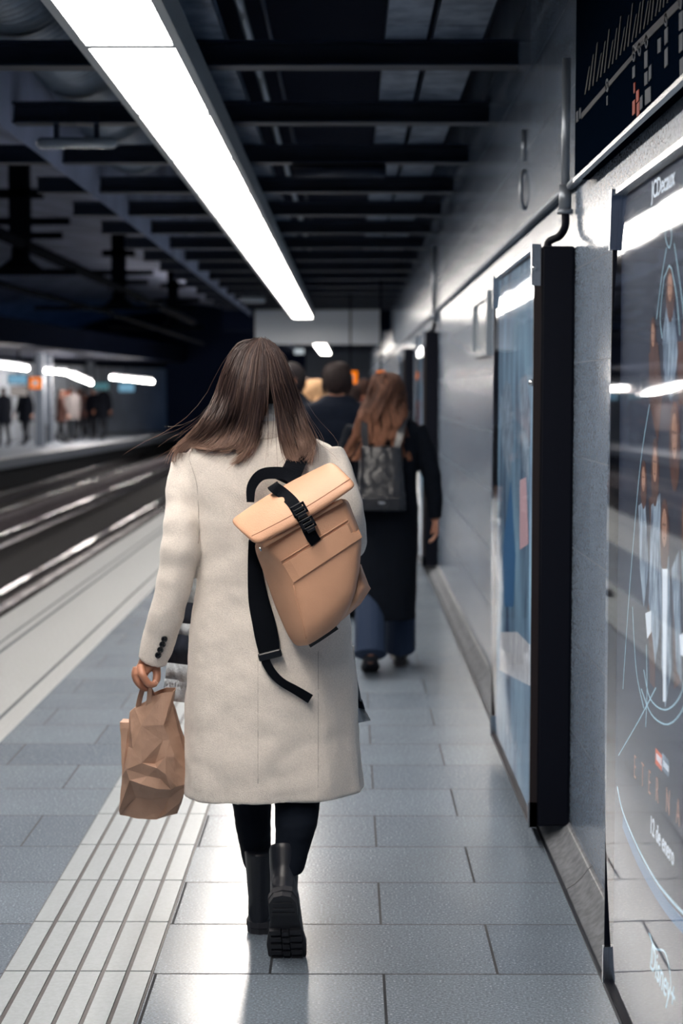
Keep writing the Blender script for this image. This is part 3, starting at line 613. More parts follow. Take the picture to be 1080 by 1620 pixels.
# ================================================================ PEOPLE TOOLKIT
m_skin = M('skin', (172, 120, 96), 0.5, noise_amt=0.12, noise_scale=20)
m_eye = M('eye_white', (225, 220, 215), 0.2); m_lip = M('lips', (150, 80, 72), 0.45)
def head_vf(c, s=1.0):
    """head facing +Y, c = centre of the skull"""
    c = Vector(c)
    rows = [(-0.118, 0.02, 0.028, 0.062), (-0.108, 0.036, 0.045, 0.052), (-0.085, 0.050, 0.066, 0.032), (-0.055, 0.062, 0.082, 0.014), (-0.02, 0.070, 0.092, 0.004), (0.02, 0.075, 0.097, -0.002), (0.055, 0.073, 0.094, -0.004), (0.085, 0.060, 0.078, -0.006), (0.105, 0.038, 0.05, -0.008), (0.114, 0.012, 0.018, -0.008)]
    sk = loft([sring(c + Vector((0, yc, z)) * s, a * s, b * s, 20, 2.1) for z, a, b, yc in rows])
    nose = loft([sring(c + Vector((0, yy, z)) * s, w * s, d * s, 10) for z, yy, w, d in ((0.022, 0.088, 0.007, 0.008), (0.0, 0.097, 0.009, 0.011), (-0.022, 0.104, 0.013, 0.015), (-0.034, 0.1, 0.015, 0.012), (-0.04, 0.093, 0.010, 0.008))])
    brow = tube([c + Vector((x * s, (0.094 - abs(x) * 0.35) * s, 0.03 * s)) for x in (-0.045, -0.02, 0, 0.02, 0.045)], 0.008 * s, 8)
    lips = join(tube([c + Vector((x * s, (0.094 - abs(x) * 0.4) * s, -0.058 * s)) for x in (-0.024, -0.01, 0, 0.01, 0.024)], [0.002 * s, 0.006 * s, 0.006 * s, 0.006 * s, 0.002 * s], 8), tube([c + Vector((x * s, (0.093 - abs(x) * 0.4) * s, -0.068 * s)) for x in (-0.02, -0.01, 0, 0.01, 0.02)], [0.002 * s, 0.006 * s, 0.007 * s, 0.006 * s, 0.002 * s], 8))
    ears = join(*[tube([c + Vector((sx * 0.073, -0.002, 0.018)) * s, c + Vector((sx * 0.086, -0.012, 0.022)) * s, c + Vector((sx * 0.088, -0.014, 0.0)) * s, c + Vector((sx * 0.080, -0.006, -0.028)) * s, c + Vector((sx * 0.072, 0.0, -0.03)) * s], [0.007 * s, 0.010 * s, 0.010 * s, 0.008 * s, 0.005 * s], 8) for sx in (-1, 1)])
    return join(sk, nose, brow, lips, ears)
def hair_cap(c, s=1.0, g=0.008):
    c = Vector(c); rows = [(-0.09, 0.045, 0.060, -0.012), (-0.055, 0.064, 0.084, -0.006), (-0.02, 0.071, 0.093, -0.004), (0.02, 0.075, 0.097, -0.004), (0.055, 0.073, 0.094, -0.005), (0.085, 0.060, 0.079, -0.006), (0.105, 0.038, 0.051, -0.008), (0.114, 0.012, 0.018, -0.008)]
    V, Fc_ = loft([sring(c + Vector((0, yc, z * (1 + g * 8) if z > 0 else z)) * s, (a + g) * s, (b + g) * s, 24, 2.1) for z, a, b, yc in rows])
    return V, [f for f in Fc_ if not all(V[i].y > c.y + 0.05 * s and V[i].z < c.z + 0.06 * s for i in f)]
def face_parts(c, s, body):
    c = Vector(c)
    for sx in (-1, 1):
        part('eye', ball(c + Vector((sx * 0.031, 0.083, 0.008)) * s, 0.0115 * s, nu=12, nv=8), m_eye, body)
        part('iris', ball(c + Vector((sx * 0.031, 0.0915, 0.008)) * s, 0.0055 * s, 0.0035 * s, 0.0055 * s, 10, 6), M('iris', (50, 34, 24), 0.2), body)
    part('mouth', tube([c + Vector((x * s, (0.1005 - abs(x) * 0.45) * s, -0.063 * s)) for x in (-0.022, -0.01, 0, 0.01, 0.022)], [0.001 * s, 0.0035 * s, 0.004 * s, 0.0035 * s, 0.001 * s], 8, flat=1.6), m_lip, body)
def hand_vf(w, d, side, back, s=1.0, curl=0.5, spread=1.0):
    """hand from wrist w along direction d; side = direction of the thumb; back = normal of the back of the hand"""
    w = Vector(w); d = Vector(d).normalized(); side = Vector(side); side = (side - d * side.dot(d)).normalized(); back = d.cross(side).normalized() * (1 if d.cross(side).dot(Vector(back)) > 0 else -1)
    pal = loft([sring(w + d * (t * s), a * s, b * s, 14, 2.5, side, back) for t, a, b in ((-0.02, 0.026, 0.020), (0.01, 0.028, 0.018), (0.04, 0.036, 0.016), (0.07, 0.040, 0.014), (0.088, 0.038, 0.011))])
    vfs = [pal]
    for k, (o, L_, r) in enumerate(((0.029, 0.070, 0.0085), (0.010, 0.078, 0.009), (-0.010, 0.073, 0.0085), (-0.028, 0.058, 0.0075))):
        p = w + d * (0.08 * s) + side * (o * s); pts = [p - d * 0.02 * s, p]; a = 0.15
        for seg, l in enumerate((0.45, 0.3, 0.25)):
            a += curl * (0.9 if seg == 0 else 0.8); dd = d * math.cos(a) - back * math.sin(a) + side * (o * 2.0 * spread * (1 if seg == 0 else 0.3)); p = p + dd.normalized() * (L_ * l * s); pts.append(p)
        vfs.append(tube(pts, [r * s, r * s, r * 0.95 * s, r * 0.9 * s, r * 0.7 * s], 8, sub=2))
    p = w + d * 0.02 * s + side * 0.02 * s
    vfs.append(tube([p, p + (side * 0.028 + d * 0.018 - back * 0.008) * s, p + (side * 0.04 + d * 0.05 - back * 0.018) * s, p + (side * 0.036 + d * 0.074 - back * 0.03) * s], [0.013 * s, 0.012 * s, 0.010 * s, 0.007 * s], 8, sub=2))
    return join(*vfs)

def strands(guides, n, rad, jit, clump=0.0, nclump=20, wave=0.0, wfreq=6, seed=1, flare=0.0, taper=0.35, thick=0.02):
    """guides: list of polylines (same length) of world points; hair tubes between neighbouring guides. returns vf, uvs"""
    rnd = random.Random(seed); G = [cat([tuple(p) for p in g], 3) for g in guides]; m = len(G[0]); V = []; Fc = []; UV = []
    cl = [rnd.random() * (len(G) - 1) for _ in range(nclump)]; clen = [1 - 0.16 * rnd.random() ** 1.5 for _ in range(nclump)]; cph = [rnd.random() * 6.28 for _ in range(nclump)]
    for s in range(n):
        u = rnd.random() * (len(G) - 1)
        ci = min(range(nclump), key=lambda q: abs(cl[q] - u)); tgt = cl[ci]; ph = cph[ci] + rnd.uniform(-0.5, 0.5)
        cut = (1.0 - taper * rnd.random() ** 3) * clen[ci]; hue = rnd.random() * 50; dep = rnd.random() * thick
        jx = rnd.gauss(0, 1); jy = rnd.gauss(0, 1); jz = rnd.gauss(0, 1); pts = []
        K = 12
        for q in range(K + 1):
            t = q / K * cut; uu = u + (tgt - u) * clump * t ** 1.5; i = min(int(uu), len(G) - 2); f = uu - i
            x = t * (m - 1); j = min(int(x), m - 2); g = x - j
            p = (Vector(G[i][j]) * (1 - g) + Vector(G[i][j + 1]) * g) * (1 - f) + (Vector(G[i + 1][j]) * (1 - g) + Vector(G[i + 1][j + 1]) * g) * f
            am = jit * (0.25 + t * t * (1 + flare * abs(jx)))
            p += Vector((jx * am, dep + jy * am * 0.5, jz * am * 0.6))
            if wave: p += Vector((math.sin(ph + t * wfreq * 6.28) * wave * (0.3 + t), math.cos(ph + t * wfreq * 6.28) * wave * 0.6 * (0.3 + t), 0))
            pts.append(p)
        rr = [rad * (1 - 0.75 * max(0, (q / K - 0.6) / 0.4)) * (0.75 + 0.5 * ((s * 7919) % 13) / 13) for q in range(K + 1)]
        tv, tf = tube(pts, rr, 3, cap=False); b = len(V); V += tv; Fc += [tuple(a + b for a in ff) for ff in tf]
        for q in range(K + 1): UV += [(hue, q / K * cut)] * 3
    return (V, Fc), UV
def add_uv(vf, uvs, shell, v=0.1):
    nv, nf = shell; out = join(vf, shell); return out, uvs + [(3.0, v)] * len(nv)

def boot_local(shaft=0.17, lugs=True):
    """boot in local frame: x lateral, y towards toe, z up, heel back at y=0, ground z=0. returns upper, sole"""
    up = loft([sring((0, 0.045 + dy, z), a, b, 18) for z, a, b, dy in ((0.03, 0.036, 0.048, 0), (0.07, 0.037, 0.048, 0), (0.10, 0.037, 0.050, 0.004), (0.14, 0.040, 0.050, 0.0), (shaft + 0.04, 0.046, 0.052, -0.004), (shaft + 0.045, 0.042, 0.047, -0.004))])
    vamp = loft([sring((xo, y, z), a, b, 16, 2.3, Vector((1, 0, 0)), Vector((0, 0, 1))) for y, z, a, b, xo in ((0.005, 0.06, 0.030, 0.03, 0), (0.05, 0.07, 0.037, 0.045, 0), (0.10, 0.075, 0.040, 0.050, 0), (0.15, 0.06, 0.044, 0.034, 0), (0.20, 0.05, 0.048, 0.027, 0), (0.245, 0.047, 0.043, 0.024, 0), (0.275, 0.042, 0.025, 0.016, 0))])
    def outl(z, g=0.0):
        pr = [(0.0, 0.0), (0.006, 0.022), (0.03, 0.036), (0.07, 0.037), (0.11, 0.035), (0.15, 0.041), (0.2, 0.050), (0.24, 0.048), (0.27, 0.034), (0.287, 0.0)]
        return [Vector((w + g if w else 0, y - (g if y < 0.02 else 0) + (g if y > 0.25 else 0), z)) for y, w in pr] + [Vector((-w - g, y, z)) for y, w in pr[-2:0:-1]]
    sole = loft([outl(0.016), outl(0.018, 0.004), outl(0.034, 0.004), outl(0.036, 0)])
    hl = [(0.0, 0.0), (0.006, 0.024), (0.03, 0.038), (0.075, 0.038), (0.078, 0.0)]
    def ho(z, g): return [Vector((w * g, y, z)) for y, w in hl] + [Vector((-w * g, y, z)) for y, w in hl[-2:0:-1]]
    heel = loft([ho(0.0, 0.97), ho(0.02, 1.0)])
    lg = []
    if lugs:
        for y in (0.135, 0.160, 0.185, 0.210, 0.235): lg.append(box(-0.042, -0.012, y, y + 0.016, 0.004, 0.018)); lg.append(box(0.012, 0.042, y, y + 0.016, 0.004, 0.018)); lg.append(box(-0.009, 0.009, y + 0.004, y + 0.02, 0.004, 0.018))
        lg.append(ball((0, 0.262, 0.012), 0.026, 0.018, 0.008)); lg.append(box(-0.026, 0.026, 0.025, 0.031, -0.003, 0.0)); lg.append(box(-0.028, 0.028, 0.045, 0.051, -0.003, 0.0)); lg.append(box(-0.03, 0.03, 0.062, 0.068, -0.003, 0.0))
    return join(up, vamp), join(sole, heel, *lg)
def frame_mat(o, xa, ya, za):
    m = Matrix.Identity(4)
    for i, a in enumerate((xa, ya, za)):
        for j in range(3): m[j][i] = a[j]
    for j in range(3): m[j][3] = o[j]
    return m
m_boot = M('boot_leather', (12, 17, 28), 0.45); m_rubber = M('boot_rubber', (30, 32, 40), 0.6); m_blackcloth = M('black_trousers', (3, 10, 22), 0.9, spec=0.15)

# ================================================================ THE WOMAN IN THE CREAM COAT
YC = 4.55
base = PZ(411, 1478); 
hero = empty('person', (base.x, YC, 0), 'woman with long straight brown hair and long cream coat, walking away with a paper bag', 'person')
m_coat = M('cream_wool', (228, 220, 212), 0.95, noise_amt=0.14, noise_scale=260, bump=0.35, bump_scale=420, sheen=0.25)
# --- skin: head, neck, torso, arms, hand and legs as one surface
hc = P(405, 605, YC + 0.035)
def row(y, xl, xr, Y=YC): return P(xl, y, Y), P(xr, y, Y)
neck = loft([sring(P(410, y, YC + 0.01), a, b, 16) for y, a, b in ((640, 0.052, 0.056), (665, 0.054, 0.058), (690, 0.075, 0.062))])
tors = []
for y, xl, xr, hd in ((700, 335, 500, 0.07), (720, 312, 515, 0.085), (780, 318, 520, 0.1), (860, 330, 520, 0.10), (940, 335, 520, 0.095), (1010, 322, 530, 0.11), (1060, 330, 525, 0.10)):
    a_, b_ = row(y, xl, xr); tors.append(sring((a_ + b_) / 2, (b_ - a_).x / 2, hd, 20, 2.2))
SL = [(300, 722, 4.55, 0.050), (293, 765, 4.53, 0.050), (288, 815, 4.50, 0.050), (286, 860, 4.48, 0.051), (280, 905, 4.48, 0.050), (267, 960, 4.48, 0.0475), (253, 1008, 4.50, 0.044), (240, 1046, 4.51, 0.040)]
armL = tube([P(x, y, Y) for x, y, Y, r in SL], [r * 0.62 for *_, r in SL], 12, sub=3)
# left hand, holding the bag handles: knuckles towards the camera
wr = P(236, 1048, 4.51)
def HP(x, y, Y): return P(x, y, Y)
palm = loft([sring(HP(x, y, Y), a, b, 14, 2.5, Vector((1, 0, 0.15)), Vector((0, 1, 0))) for x, y, Y, a, b in ((237, 1036, 4.51, 0.026, 0.021), (234, 1048, 4.51, 0.029, 0.022), (229, 1056, 4.505, 0.031, 0.023), (224, 1064, 4.50, 0.027, 0.024), (221, 1071, 4.50, 0.021, 0.020))])
fing = [tube([HP(x, y, Y) for x, y, Y in ch], r, 10, sub=3) for ch, r in (
    (((223, 1054, 4.485), (224, 1065, 4.462), (227, 1071, 4.457), (233, 1080, 4.458), (239, 1083.5, 4.463), (246, 1082, 4.48)), [0.0105, 0.0112, 0.0105, 0.0102, 0.0095, 0.0078]),
    (((217, 1057, 4.50), (215, 1068, 4.49), (221, 1083, 4.485), (231, 1089, 4.50), (238, 1084, 4.515)), [0.0105, 0.0105, 0.0098, 0.009, 0.007]),
    (((216, 1056, 4.52), (213, 1067, 4.515), (218, 1080, 4.51), (228, 1087, 4.52), (235, 1080, 4.535)), [0.0100, 0.010, 0.0095, 0.0088, 0.007]),
    (((217, 1056, 4.535), (214, 1066, 4.535), (219, 1077, 4.535), (228, 1083, 4.54), (234, 1077, 4.55)), [0.009, 0.009, 0.0085, 0.008, 0.0065]))]
thumb = tube([HP(240, 1044, 4.51), HP(245, 1053, 4.505), HP(248, 1064, 4.50), HP(247.5, 1074, 4.49), HP(244, 1082, 4.482)], [0.017, 0.0145, 0.0115, 0.0112, 0.008], 10, sub=3)
RA = [(522, 722, 4.55, 0.04), (540, 775, 4.50, 0.038), (548, 845, 4.47, 0.034), (538, 850, 4.58, 0.03), (510, 835, 4.74, 0.024)]
armR = tube([P(x, y, Y) for x, y, Y, r in RA], [r * 0.8 for *_, r in RA], 12, sub=3)
handR = hand_vf(P(505, 832, 4.75), (-0.8, 0.35, 0.1), (0, 0, 1), (0, 1, 0), curl=0.8)
LL = [(385, 1000, 4.54, 0.075), (392, 1120, 4.57, 0.055), (398, 1240, 4.58, 0.042), (402, 1310, 4.60, 0.04), (407, 1375, 4.655, 0.024), (409, 1430, 4.685, 0.022)]
RL = [(470, 1000, 4.54, 0.075), (470, 1120, 4.57, 0.055), (470, 1240, 4.51, 0.042), (467, 1290, 4.45, 0.036)]
legs = [tube([P(x, y, Y) for x, y, Y, r in L_], [r for *_, r in L_], 14, sub=3) for L_ in (LL, RL)]
body = part('body', join(head_vf(hc, 0.95), neck, loft(tors), armL, palm, *fing, thumb, armR, handR, *legs), m_skin, hero, remesh=0.0027, sm=1)
face_parts(hc, 0.95, body)
part('fingernail', ball(P(247, 1081, 4.474), 0.006, 0.003, 0.0045, 10, 6), M('nail', (206, 160, 140), 0.25), body)
part('fingernail', ball(P(244.5, 1079, 4.472), 0.0055, 0.003, 0.007, 10, 6), M('nail'), body)
# --- coat
rows = [(676, 676, 385, 462, 0.060), (688, 688, 352, 488, 0.078), (699, 698, 318, 512, 0.090), (712, 708, 296, 528, 0.102), (740, 738, 288, 537, 0.118), (800, 800, 300, 545, 0.128), (860, 860, 311, 549, 0.128),
        (920, 920, 308, 552, 0.125), (980, 980, 302, 553, 0.135), (1060, 1060, 296, 561, 0.152), (1140, 1136, 293, 567, 0.165), (1200, 1192, 292, 572, 0.175), (1254, 1243, 292, 576, 0.180)]
rr = []
for yl, yr, xl, xr, hd in cat(rows, 3):
    a_ = P(xl, yl, YC); b_ = P(xr, yr, YC); c = (a_ + b_) / 2; c.y = YC
    n = 40; ring = []
    for k in range(n):
        t = 2 * PI * k / n; ct, st = math.cos(t), math.sin(t); e = 2.35
        u = math.copysign(abs(ct) ** (2 / e), ct); v = math.copysign(abs(st) ** (2 / e), st)
        low = max(0, (yl - 900) / 360)
        ring.append(Vector((c.x, c.y, lerp(a_.z, b_.z, (u + 1) / 2))) + Vector(((b_ - a_).x / 2 * u, hd * v + 0.008 * low * math.sin(t * 9 + 1) * (1 if v < 0 else 0.5), 0)))
    rr.append(ring)
sl_pts = [P(x, y, Y) for x, y, Y, r in SL]; slq = cat([tuple(p) + (r,) for p, (*_, r) in zip(sl_pts, SL)], 5); sleeveL = tube([q[:3] for q in slq], [q[3] * (1 + 0.035 * math.sin(i * 1.25) * (1 if 4 < i < 30 else 0.2)) for i, q in enumerate(slq)], 22)
SRp = [(516, 718, 4.55, 0.052), (532, 760, 4.52, 0.052), (545, 805, 4.49, 0.053), (551, 845, 4.48, 0.050), (549, 862, 4.53, 0.050), (536, 852, 4.62, 0.046), (518, 838, 4.70, 0.04)]
sleeveR = tube([P(x, y, Y) for x, y, Y, r in SRp], [r for *_, r in SRp], 22, sub=4)
rsh = [sring(P(x, y, YC), px(w, YC), 0.07, 16) for x, y, w in ((410, 690, 60), (410, 700, 100), (410, 715, 118))]
coat = part('coat', join(loft(rr), sleeveL, sleeveR), m_coat, hero, remesh=0.0055, sm=4, disp=[(0.16, 0.018), (0.05, 0.004)])
CT = bvh(coat)
def on_coat(x, y, off=0.0, dflt=4.42):
    h = hit(CT, x, y); return P(x, y, (h.y if h else dflt) - off)
# sleeve creases and back seams, buttons, cuff
m_seam = M('coat_seam', (176, 168, 160), 0.95)
for xs, y0, y1 in ((408, 1000, 1252), (503, 1030, 1248)):
    pts = [on_coat(xs + (1 if xs > 450 else 0) * (yy - 1000) * 0.0, yy, -0.0012) for yy in range(y0, y1, 12)]
    part('back_seam', tube(pts, 0.0016, 6), m_seam, coat)
pts = [on_coat(x, y, -0.001) for x, y in ((313, 860), (314, 830), (314, 800), (312, 770), (306, 745), (300, 728))]
part('armhole_seam', tube(pts, 0.0018, 6, sub=3), m_seam, coat)
m_button = M('button_black', (12, 16, 24), 0.25)
for x, y in ((260, 1011), (257, 1019.5), (253.5, 1028), (250, 1036.5)):
    p = on_coat(x, y, 0.002, 4.46)
    part('sleeve_button', join(tube([p + Vector((0.0065 * math.cos(t), -0.001, 0.0065 * math.sin(t))) for t in [2 * PI * q / 14 for q in range(15)]], 0.0026, 6), cyl(p + Vector((0, 0.002, 0)), p + Vector((0, -0.0005, 0)), 0.006)), m_button, coat)
# collar and scarf at the neck
def band(ys, w0, w1, dep0, dep1, th, tilt=0.0):
    rings = []
    for k in range(28):
        t = 2 * PI * k / 28
        c0 = P(418, ys[0], YC - 0.0); c1 = P(415, ys[1], YC)
        a_ = c0 + Vector((w0 * math.cos(t), dep0 * math.sin(t), 0)); b_ = c1 + Vector((w1 * math.cos(t), dep1 * math.sin(t), 0))
        o_ = Vector((math.cos(t), math.sin(t), 0)) * th
        rings.append([a_, (a_ + b_) / 2 + o_ * 0.7, b_, b_ + o_, (a_ + b_) / 2 + o_ * 1.9, a_ + o_])
    rings.append(rings[0]); return loft(rings, False)
part('collar', band((662, 694), 0.072, 0.092, 0.072, 0.085, 0.008), m_coat, coat, remesh=0.004, sm=2)
m_scarf = M('scarf_grey', (206, 214, 222), 0.95, noise_amt=0.3, noise_scale=60, bump=0.4, bump_scale=200); m_scarfd = M('scarf_dark', (34, 42, 58), 0.95, noise_amt=0.3, noise_scale=60)
scarf = part('scarf', join(band((638, 672), 0.066, 0.070, 0.066, 0.068, 0.012), ), m_scarf, hero, remesh=0.004, sm=3)
# scarf ends hanging in front, visible under the left arm and right of the hem
def cloth(cols, mat, name, parent, th=0.006):
    """grid of world points -> thick cloth"""
    nr = len(cols); nc = len(cols[0]); V = [Vector(p) for r in cols for p in r] + [Vector(p) + Vector((0, th, 0)) for r in cols for p in r]; N = nr * nc; Fc = []
    for i in range(nr - 1):
        for j in range(nc - 1):
            a = i * nc + j; Fc.append((a, a + 1, a + nc + 1, a + nc)); Fc.append((N + a, N + a + nc, N + a + nc + 1, N + a + 1))
    for i in range(nr - 1):
        for j in (0, nc - 1): a = i * nc + j; Fc.append((a, a + nc, a + nc + N, a + N))
    for j in range(nc - 1):
        for i in (0, nr - 1): a = i * nc + j; Fc.append((a, a + 1, a + 1 + N, a + N))
    return part(name, (V, Fc), mat, parent)
def scarf_seg(rowsdef, mat, name, Y0):
    g = []
    for (y, xl, xr, dy) in rowsdef:
        g.append([P(lerp(xl, xr, k / 6), y + dy * k / 6, Y0 + 0.02 * math.sin(k * 1.7)) for k in range(7)])
    return cloth(g, mat, name, scarf)
scarf_seg([(880, 300, 330, 0), (905, 296, 330, 2), (930, 292, 330, 3), (952, 286, 330, 4)], m_scarf, 'scarf_end', 4.66)
scarf_seg([(952, 287, 330, 4), (975, 281, 330, 5), (985, 279, 330, 5)], m_scarfd, 'dark_stripe', 4.66)
scarf_seg([(985, 279, 330, 5), (1003, 274, 330, 6)], m_scarf, 'scarf_end', 4.66)
scarf_seg([(1003, 271, 330, 6), (1048, 264, 330, 8)], m_scarfd, 'dark_stripe', 4.66)
scarf_seg([(1048, 264, 330, 8), (1075, 261, 330, 10)], m_scarf, 'scarf_end', 4.66)
fr = []
for k in range(30):
    x = 261 + k * 1.7; fr.append(tube([P(x, 1073 + k * 0.25, 4.66), P(x - 1 + random.random() * 2, 1080, 4.655), P(x - 2 + random.random() * 3, 1085 + random.random() * 5, 4.66)], 0.0012, 4))
part('fringe', join(*fr), m_scarf, scarf)
scarf_seg([(1060, 266, 330, 4), (1100, 262, 330, 6), (1108, 261, 330, 8)], m_scarf, 'scarf_end', 4.72)
scarf_seg([(1020, 540, 560, 2), (1060, 545, 563, 3), (1104, 550, 572, 6)], m_scarf, 'scarf_end', 4.62)
scarf_seg([(1104, 550, 573, 3), (1118, 552, 577, 4)], m_scarfd, 'dark_stripe', 4.62)
scarf_seg([(1118, 552, 577, 4), (1146, 555, 586, -6)], m_scarf, 'scarf_end', 4.62)
# --- trousers and boots
def legloft(L_): return loft([sring((P(a, y, Y) + P(b, y, Y)) / 2, px(b - a, Y) / 2, d, 20, 2.1) for y, a, b, Y, d in cat(L_, 3)])
m_tr = m_blackcloth
trL = legloft([(1120, 355, 432, 4.56, 0.09), (1240, 364, 430, 4.58, 0.066), (1300, 371, 429, 4.60, 0.06), (1345, 380, 430, 4.62, 0.052), (1365, 384, 434, 4.63, 0.05), (1374, 389, 436, 4.64, 0.045)])
trR = legloft([(1120, 428, 520, 4.56, 0.09), (1240, 433, 509, 4.50, 0.068), (1300, 434, 503, 4.42, 0.062), (1340, 435, 491, 4.385, 0.05), (1362, 438, 485, 4.365, 0.046), (1380, 442, 480, 4.35, 0.042)])
part('trousers', join(trL, trR), m_tr, hero, remesh=0.005, sm=2, disp=[(0.04, 0.006)])
up, so = boot_local(0.19)
hb = PZ(409, 1479); mt = frame_mat(Vector((hb.x, hb.y, 0.0)), Vector((0.995, -0.1, 0)), Vector((0.1, 0.995, 0)), Vector((0, 0, 1)))
bL = part('boot', xf(up, mt), m_boot, hero, remesh=0.004, sm=2); part('sole', xf(so, mt), m_rubber, bL, smooth=False)
toe = P(455, 1530, 4.36); hl_ = P(446, 1417, 4.235); ya = (toe - hl_).normalized(); xa = Vector((1, 0, 0)); xa = (xa - ya * xa.dot(ya)).normalized(); za = xa.cross(ya)
sc_ = 1.0
mt = frame_mat(hl_ + za * (-0.0), xa, ya, za)
# shaft follows the shin, which leans more than the foot is pitched
upR = loft([sring(mt @ Vector((0, yy, z)), a, b, 18, 2, xa, (mt.to_3x3() @ Vector(dr)).normalized()) for yy, z, a, b, dr in ((0.045, 0.03, 0.036, 0.048, (0, 1, 0)), (0.045, 0.07, 0.037, 0.048, (0, 1, 0)), (0.035, 0.11, 0.038, 0.05, (0, 1, 0.25)), (0.012, 0.135, 0.040, 0.045, (0, 1, 0.5)), (-0.012, 0.16, 0.040, 0.042, (0, 1, 0.7)), (-0.02, 0.168, 0.036, 0.038, (0, 1, 0.7)))])
vampR = xf((up[0][6 * 18 + 2:], [tuple(i - 6 * 18 - 2 for i in f) for f in up[1] if min(f) >= 6 * 18 + 2]), mt)
bR = part('boot', join(upR, vampR), m_boot, hero, remesh=0.004, sm=2); part('sole', xf(so, mt), m_rubber, bR, smooth=False)
# --- hair
m_hair = hair_mat('hair_brown', (44, 32, 34), (170, 138, 122), 0.4, 0.5, 0.52)
def HG(pts): return [P(x, y, Y) for x, y, Y in pts]
def hd_(x, y):   # depth of the hair surface at a pixel: round the skull, then down over the shoulders
    t = min(max((y - 535) / 70, 0), 1); base_ = lerp(4.525, 4.425, math.sin(t * PI / 2)); c = abs(x - 408) / 62 if y < 660 else abs(x - 412) / 130
    w = min(max((y - 650) / 40, 0), 1)
    return base_ + 0.09 * min(c, 1.15) ** 2.2 * (1 - 0.3 * w) - 0.0 * w
def guide(pts):
    out = []
    for x, y in pts:
        Y = hd_(x, y)
        if y > 670:
            h = hit(CT, x, y)
            if h: Y = min(Y, h.y - 0.014) if h.y < Y + 0.03 else Y
            if h and Y > h.y - 0.015: Y = h.y - 0.015
            if not h: Y = 4.49
        out.append(P(x, y, Y))
    return out
Lg = [guide(g) for g in (
    [(404, 537), (372, 552), (352, 585), (340, 622), (322, 660), (297, 690), (276, 712), (271, 738)],
    [(406, 536), (378, 552), (360, 590), (349, 630), (330, 665), (306, 690), (288, 706), (276, 722)],
    [(408, 536), (386, 553), (370, 595), (360, 635), (345, 668), (325, 692), (308, 704), (300, 706)],
    [(410, 536), (394, 555), (382, 600), (374, 640), (362, 672), (345, 700), (328, 712), (308, 706)],
    [(412, 536), (402, 556), (394, 600), (387, 640), (378, 675), (366, 700), (350, 712), (322, 712)],
    [(414, 536), (409, 558), (404, 605), (398, 645), (392, 680), (384, 700), (374, 712), (352, 712)],
    [(416, 536), (416, 560), (415, 605), (410, 650), (404, 685), (394, 710), (382, 726), (368, 740)],
    [(418, 536), (421, 562), (423, 605), (420, 640), (413, 672), (402, 700), (390, 722), (372, 742)])]
Rg = [guide(g) for g in (
    [(410, 536), (420, 560), (428, 605), (436, 645), (441, 680), (447, 708), (455, 728), (472, 744)],
    [(413, 536), (428, 560), (439, 605), (448, 645), (455, 680), (462, 705), (468, 722), (462, 738)],
    [(416, 536), (435, 558), (450, 600), (460, 640), (470, 675), (478, 700), (478, 716), (462, 722)],
    [(419, 537), (442, 558), (457, 598), (468, 636), (478, 668), (487, 690), (491, 712), (478, 730)],
    [(421, 538), (447, 560), (463, 600), (473, 636), (481, 662), (489, 684), (493, 706), (492, 738)])]
vf1, uv1 = strands(Lg, 2300, 0.00135, 0.0028, 0.85, 30, seed=3, flare=0.8, thick=0.018)
vf2, uv2 = strands(Rg, 1150, 0.00125, 0.0028, 0.85, 15, seed=5, flare=0.8, thick=0.016)
vf3, uv3 = strands(Lg, 160, 0.0006, 0.014, 0.2, 10, seed=8, flare=1.0, thick=0.0)
vf4, uv4 = strands(Rg, 110, 0.0006, 0.014, 0.2, 10, seed=9, flare=1.0, thick=0.0)
# front and sides of the hair, for views from beside: falls around the face
Fg = []
for k in range(9):
    a = -0.2 + (PI + 0.4) * k / 8; ca, sa = math.cos(a), math.sin(a)
    if 2 <= k <= 6: continue
    Fg.append([hc + Vector(v) for v in ((0.01 * ca, -0.0, 0.118), (0.05 * ca, 0.045 * sa, 0.108), (0.085 * ca, 0.07 * sa, 0.05), (0.086 * ca, 0.06 * sa, -0.03), (0.082 * ca, 0.05 * sa, -0.09), (0.085 * ca, 0.055, -0.13), (0.09 * ca, 0.075, -0.17), (0.09 * ca, 0.095, -0.22))])
vf5, uv5 = strands(Fg[:2], 350, 0.0014, 0.004, 0.6, 8, seed=11, thick=0.01); vf6, uv6 = strands(Fg[2:], 350, 0.0014, 0.004, 0.6, 8, seed=12, thick=0.01)
cv, cf = hair_cap(hc, 0.95, 0.003)
allv, alluv = join(vf1, vf2, vf3, vf4, vf5, vf6, (cv, cf)), uv1 + uv2 + uv3 + uv4 + uv5 + uv6 + [(3.0, 0.1)] * len(cv)
part('hair', allv, m_hair, hero, uvs=alluv)

# ================================================================ BACKPACK
bpk = empty('backpack', P(480, 1020, 4.3), 'tan leather roll-top backpack hanging tilted on the back of the cream coat', 'backpack')
m_tan = M('tan_leather', (206, 158, 128), 0.55, noise_amt=0.10, noise_scale=8, bump=0.12, bump_scale=300)
m_web = M('black_webbing', (4, 8, 16), 0.9, spec=0.12, bump=0.2, bump_scale=400); m_plastic = M('black_plastic', (14, 17, 24), 0.3)
rings = []
raw = [((392, 850), (412, 862), (545, 782), (552, 779)), ((397, 880), (430, 880), (553, 802), (558, 800)), ((403, 900), (449, 895), (561, 822), (565, 820)), ((411, 925), (464, 925), (573, 850), (576, 846)), ((422, 955), (470, 955), (569, 880), (573, 876)),
       ((434, 982), (476, 976), (567, 908), (572, 905)), ((446, 1006), (481, 998), (562, 940), (571, 935)), ((457, 1020), (484, 1014), (548, 968), (562, 955)), ((468, 1026), (486, 1024), (532, 994), (545, 980))]
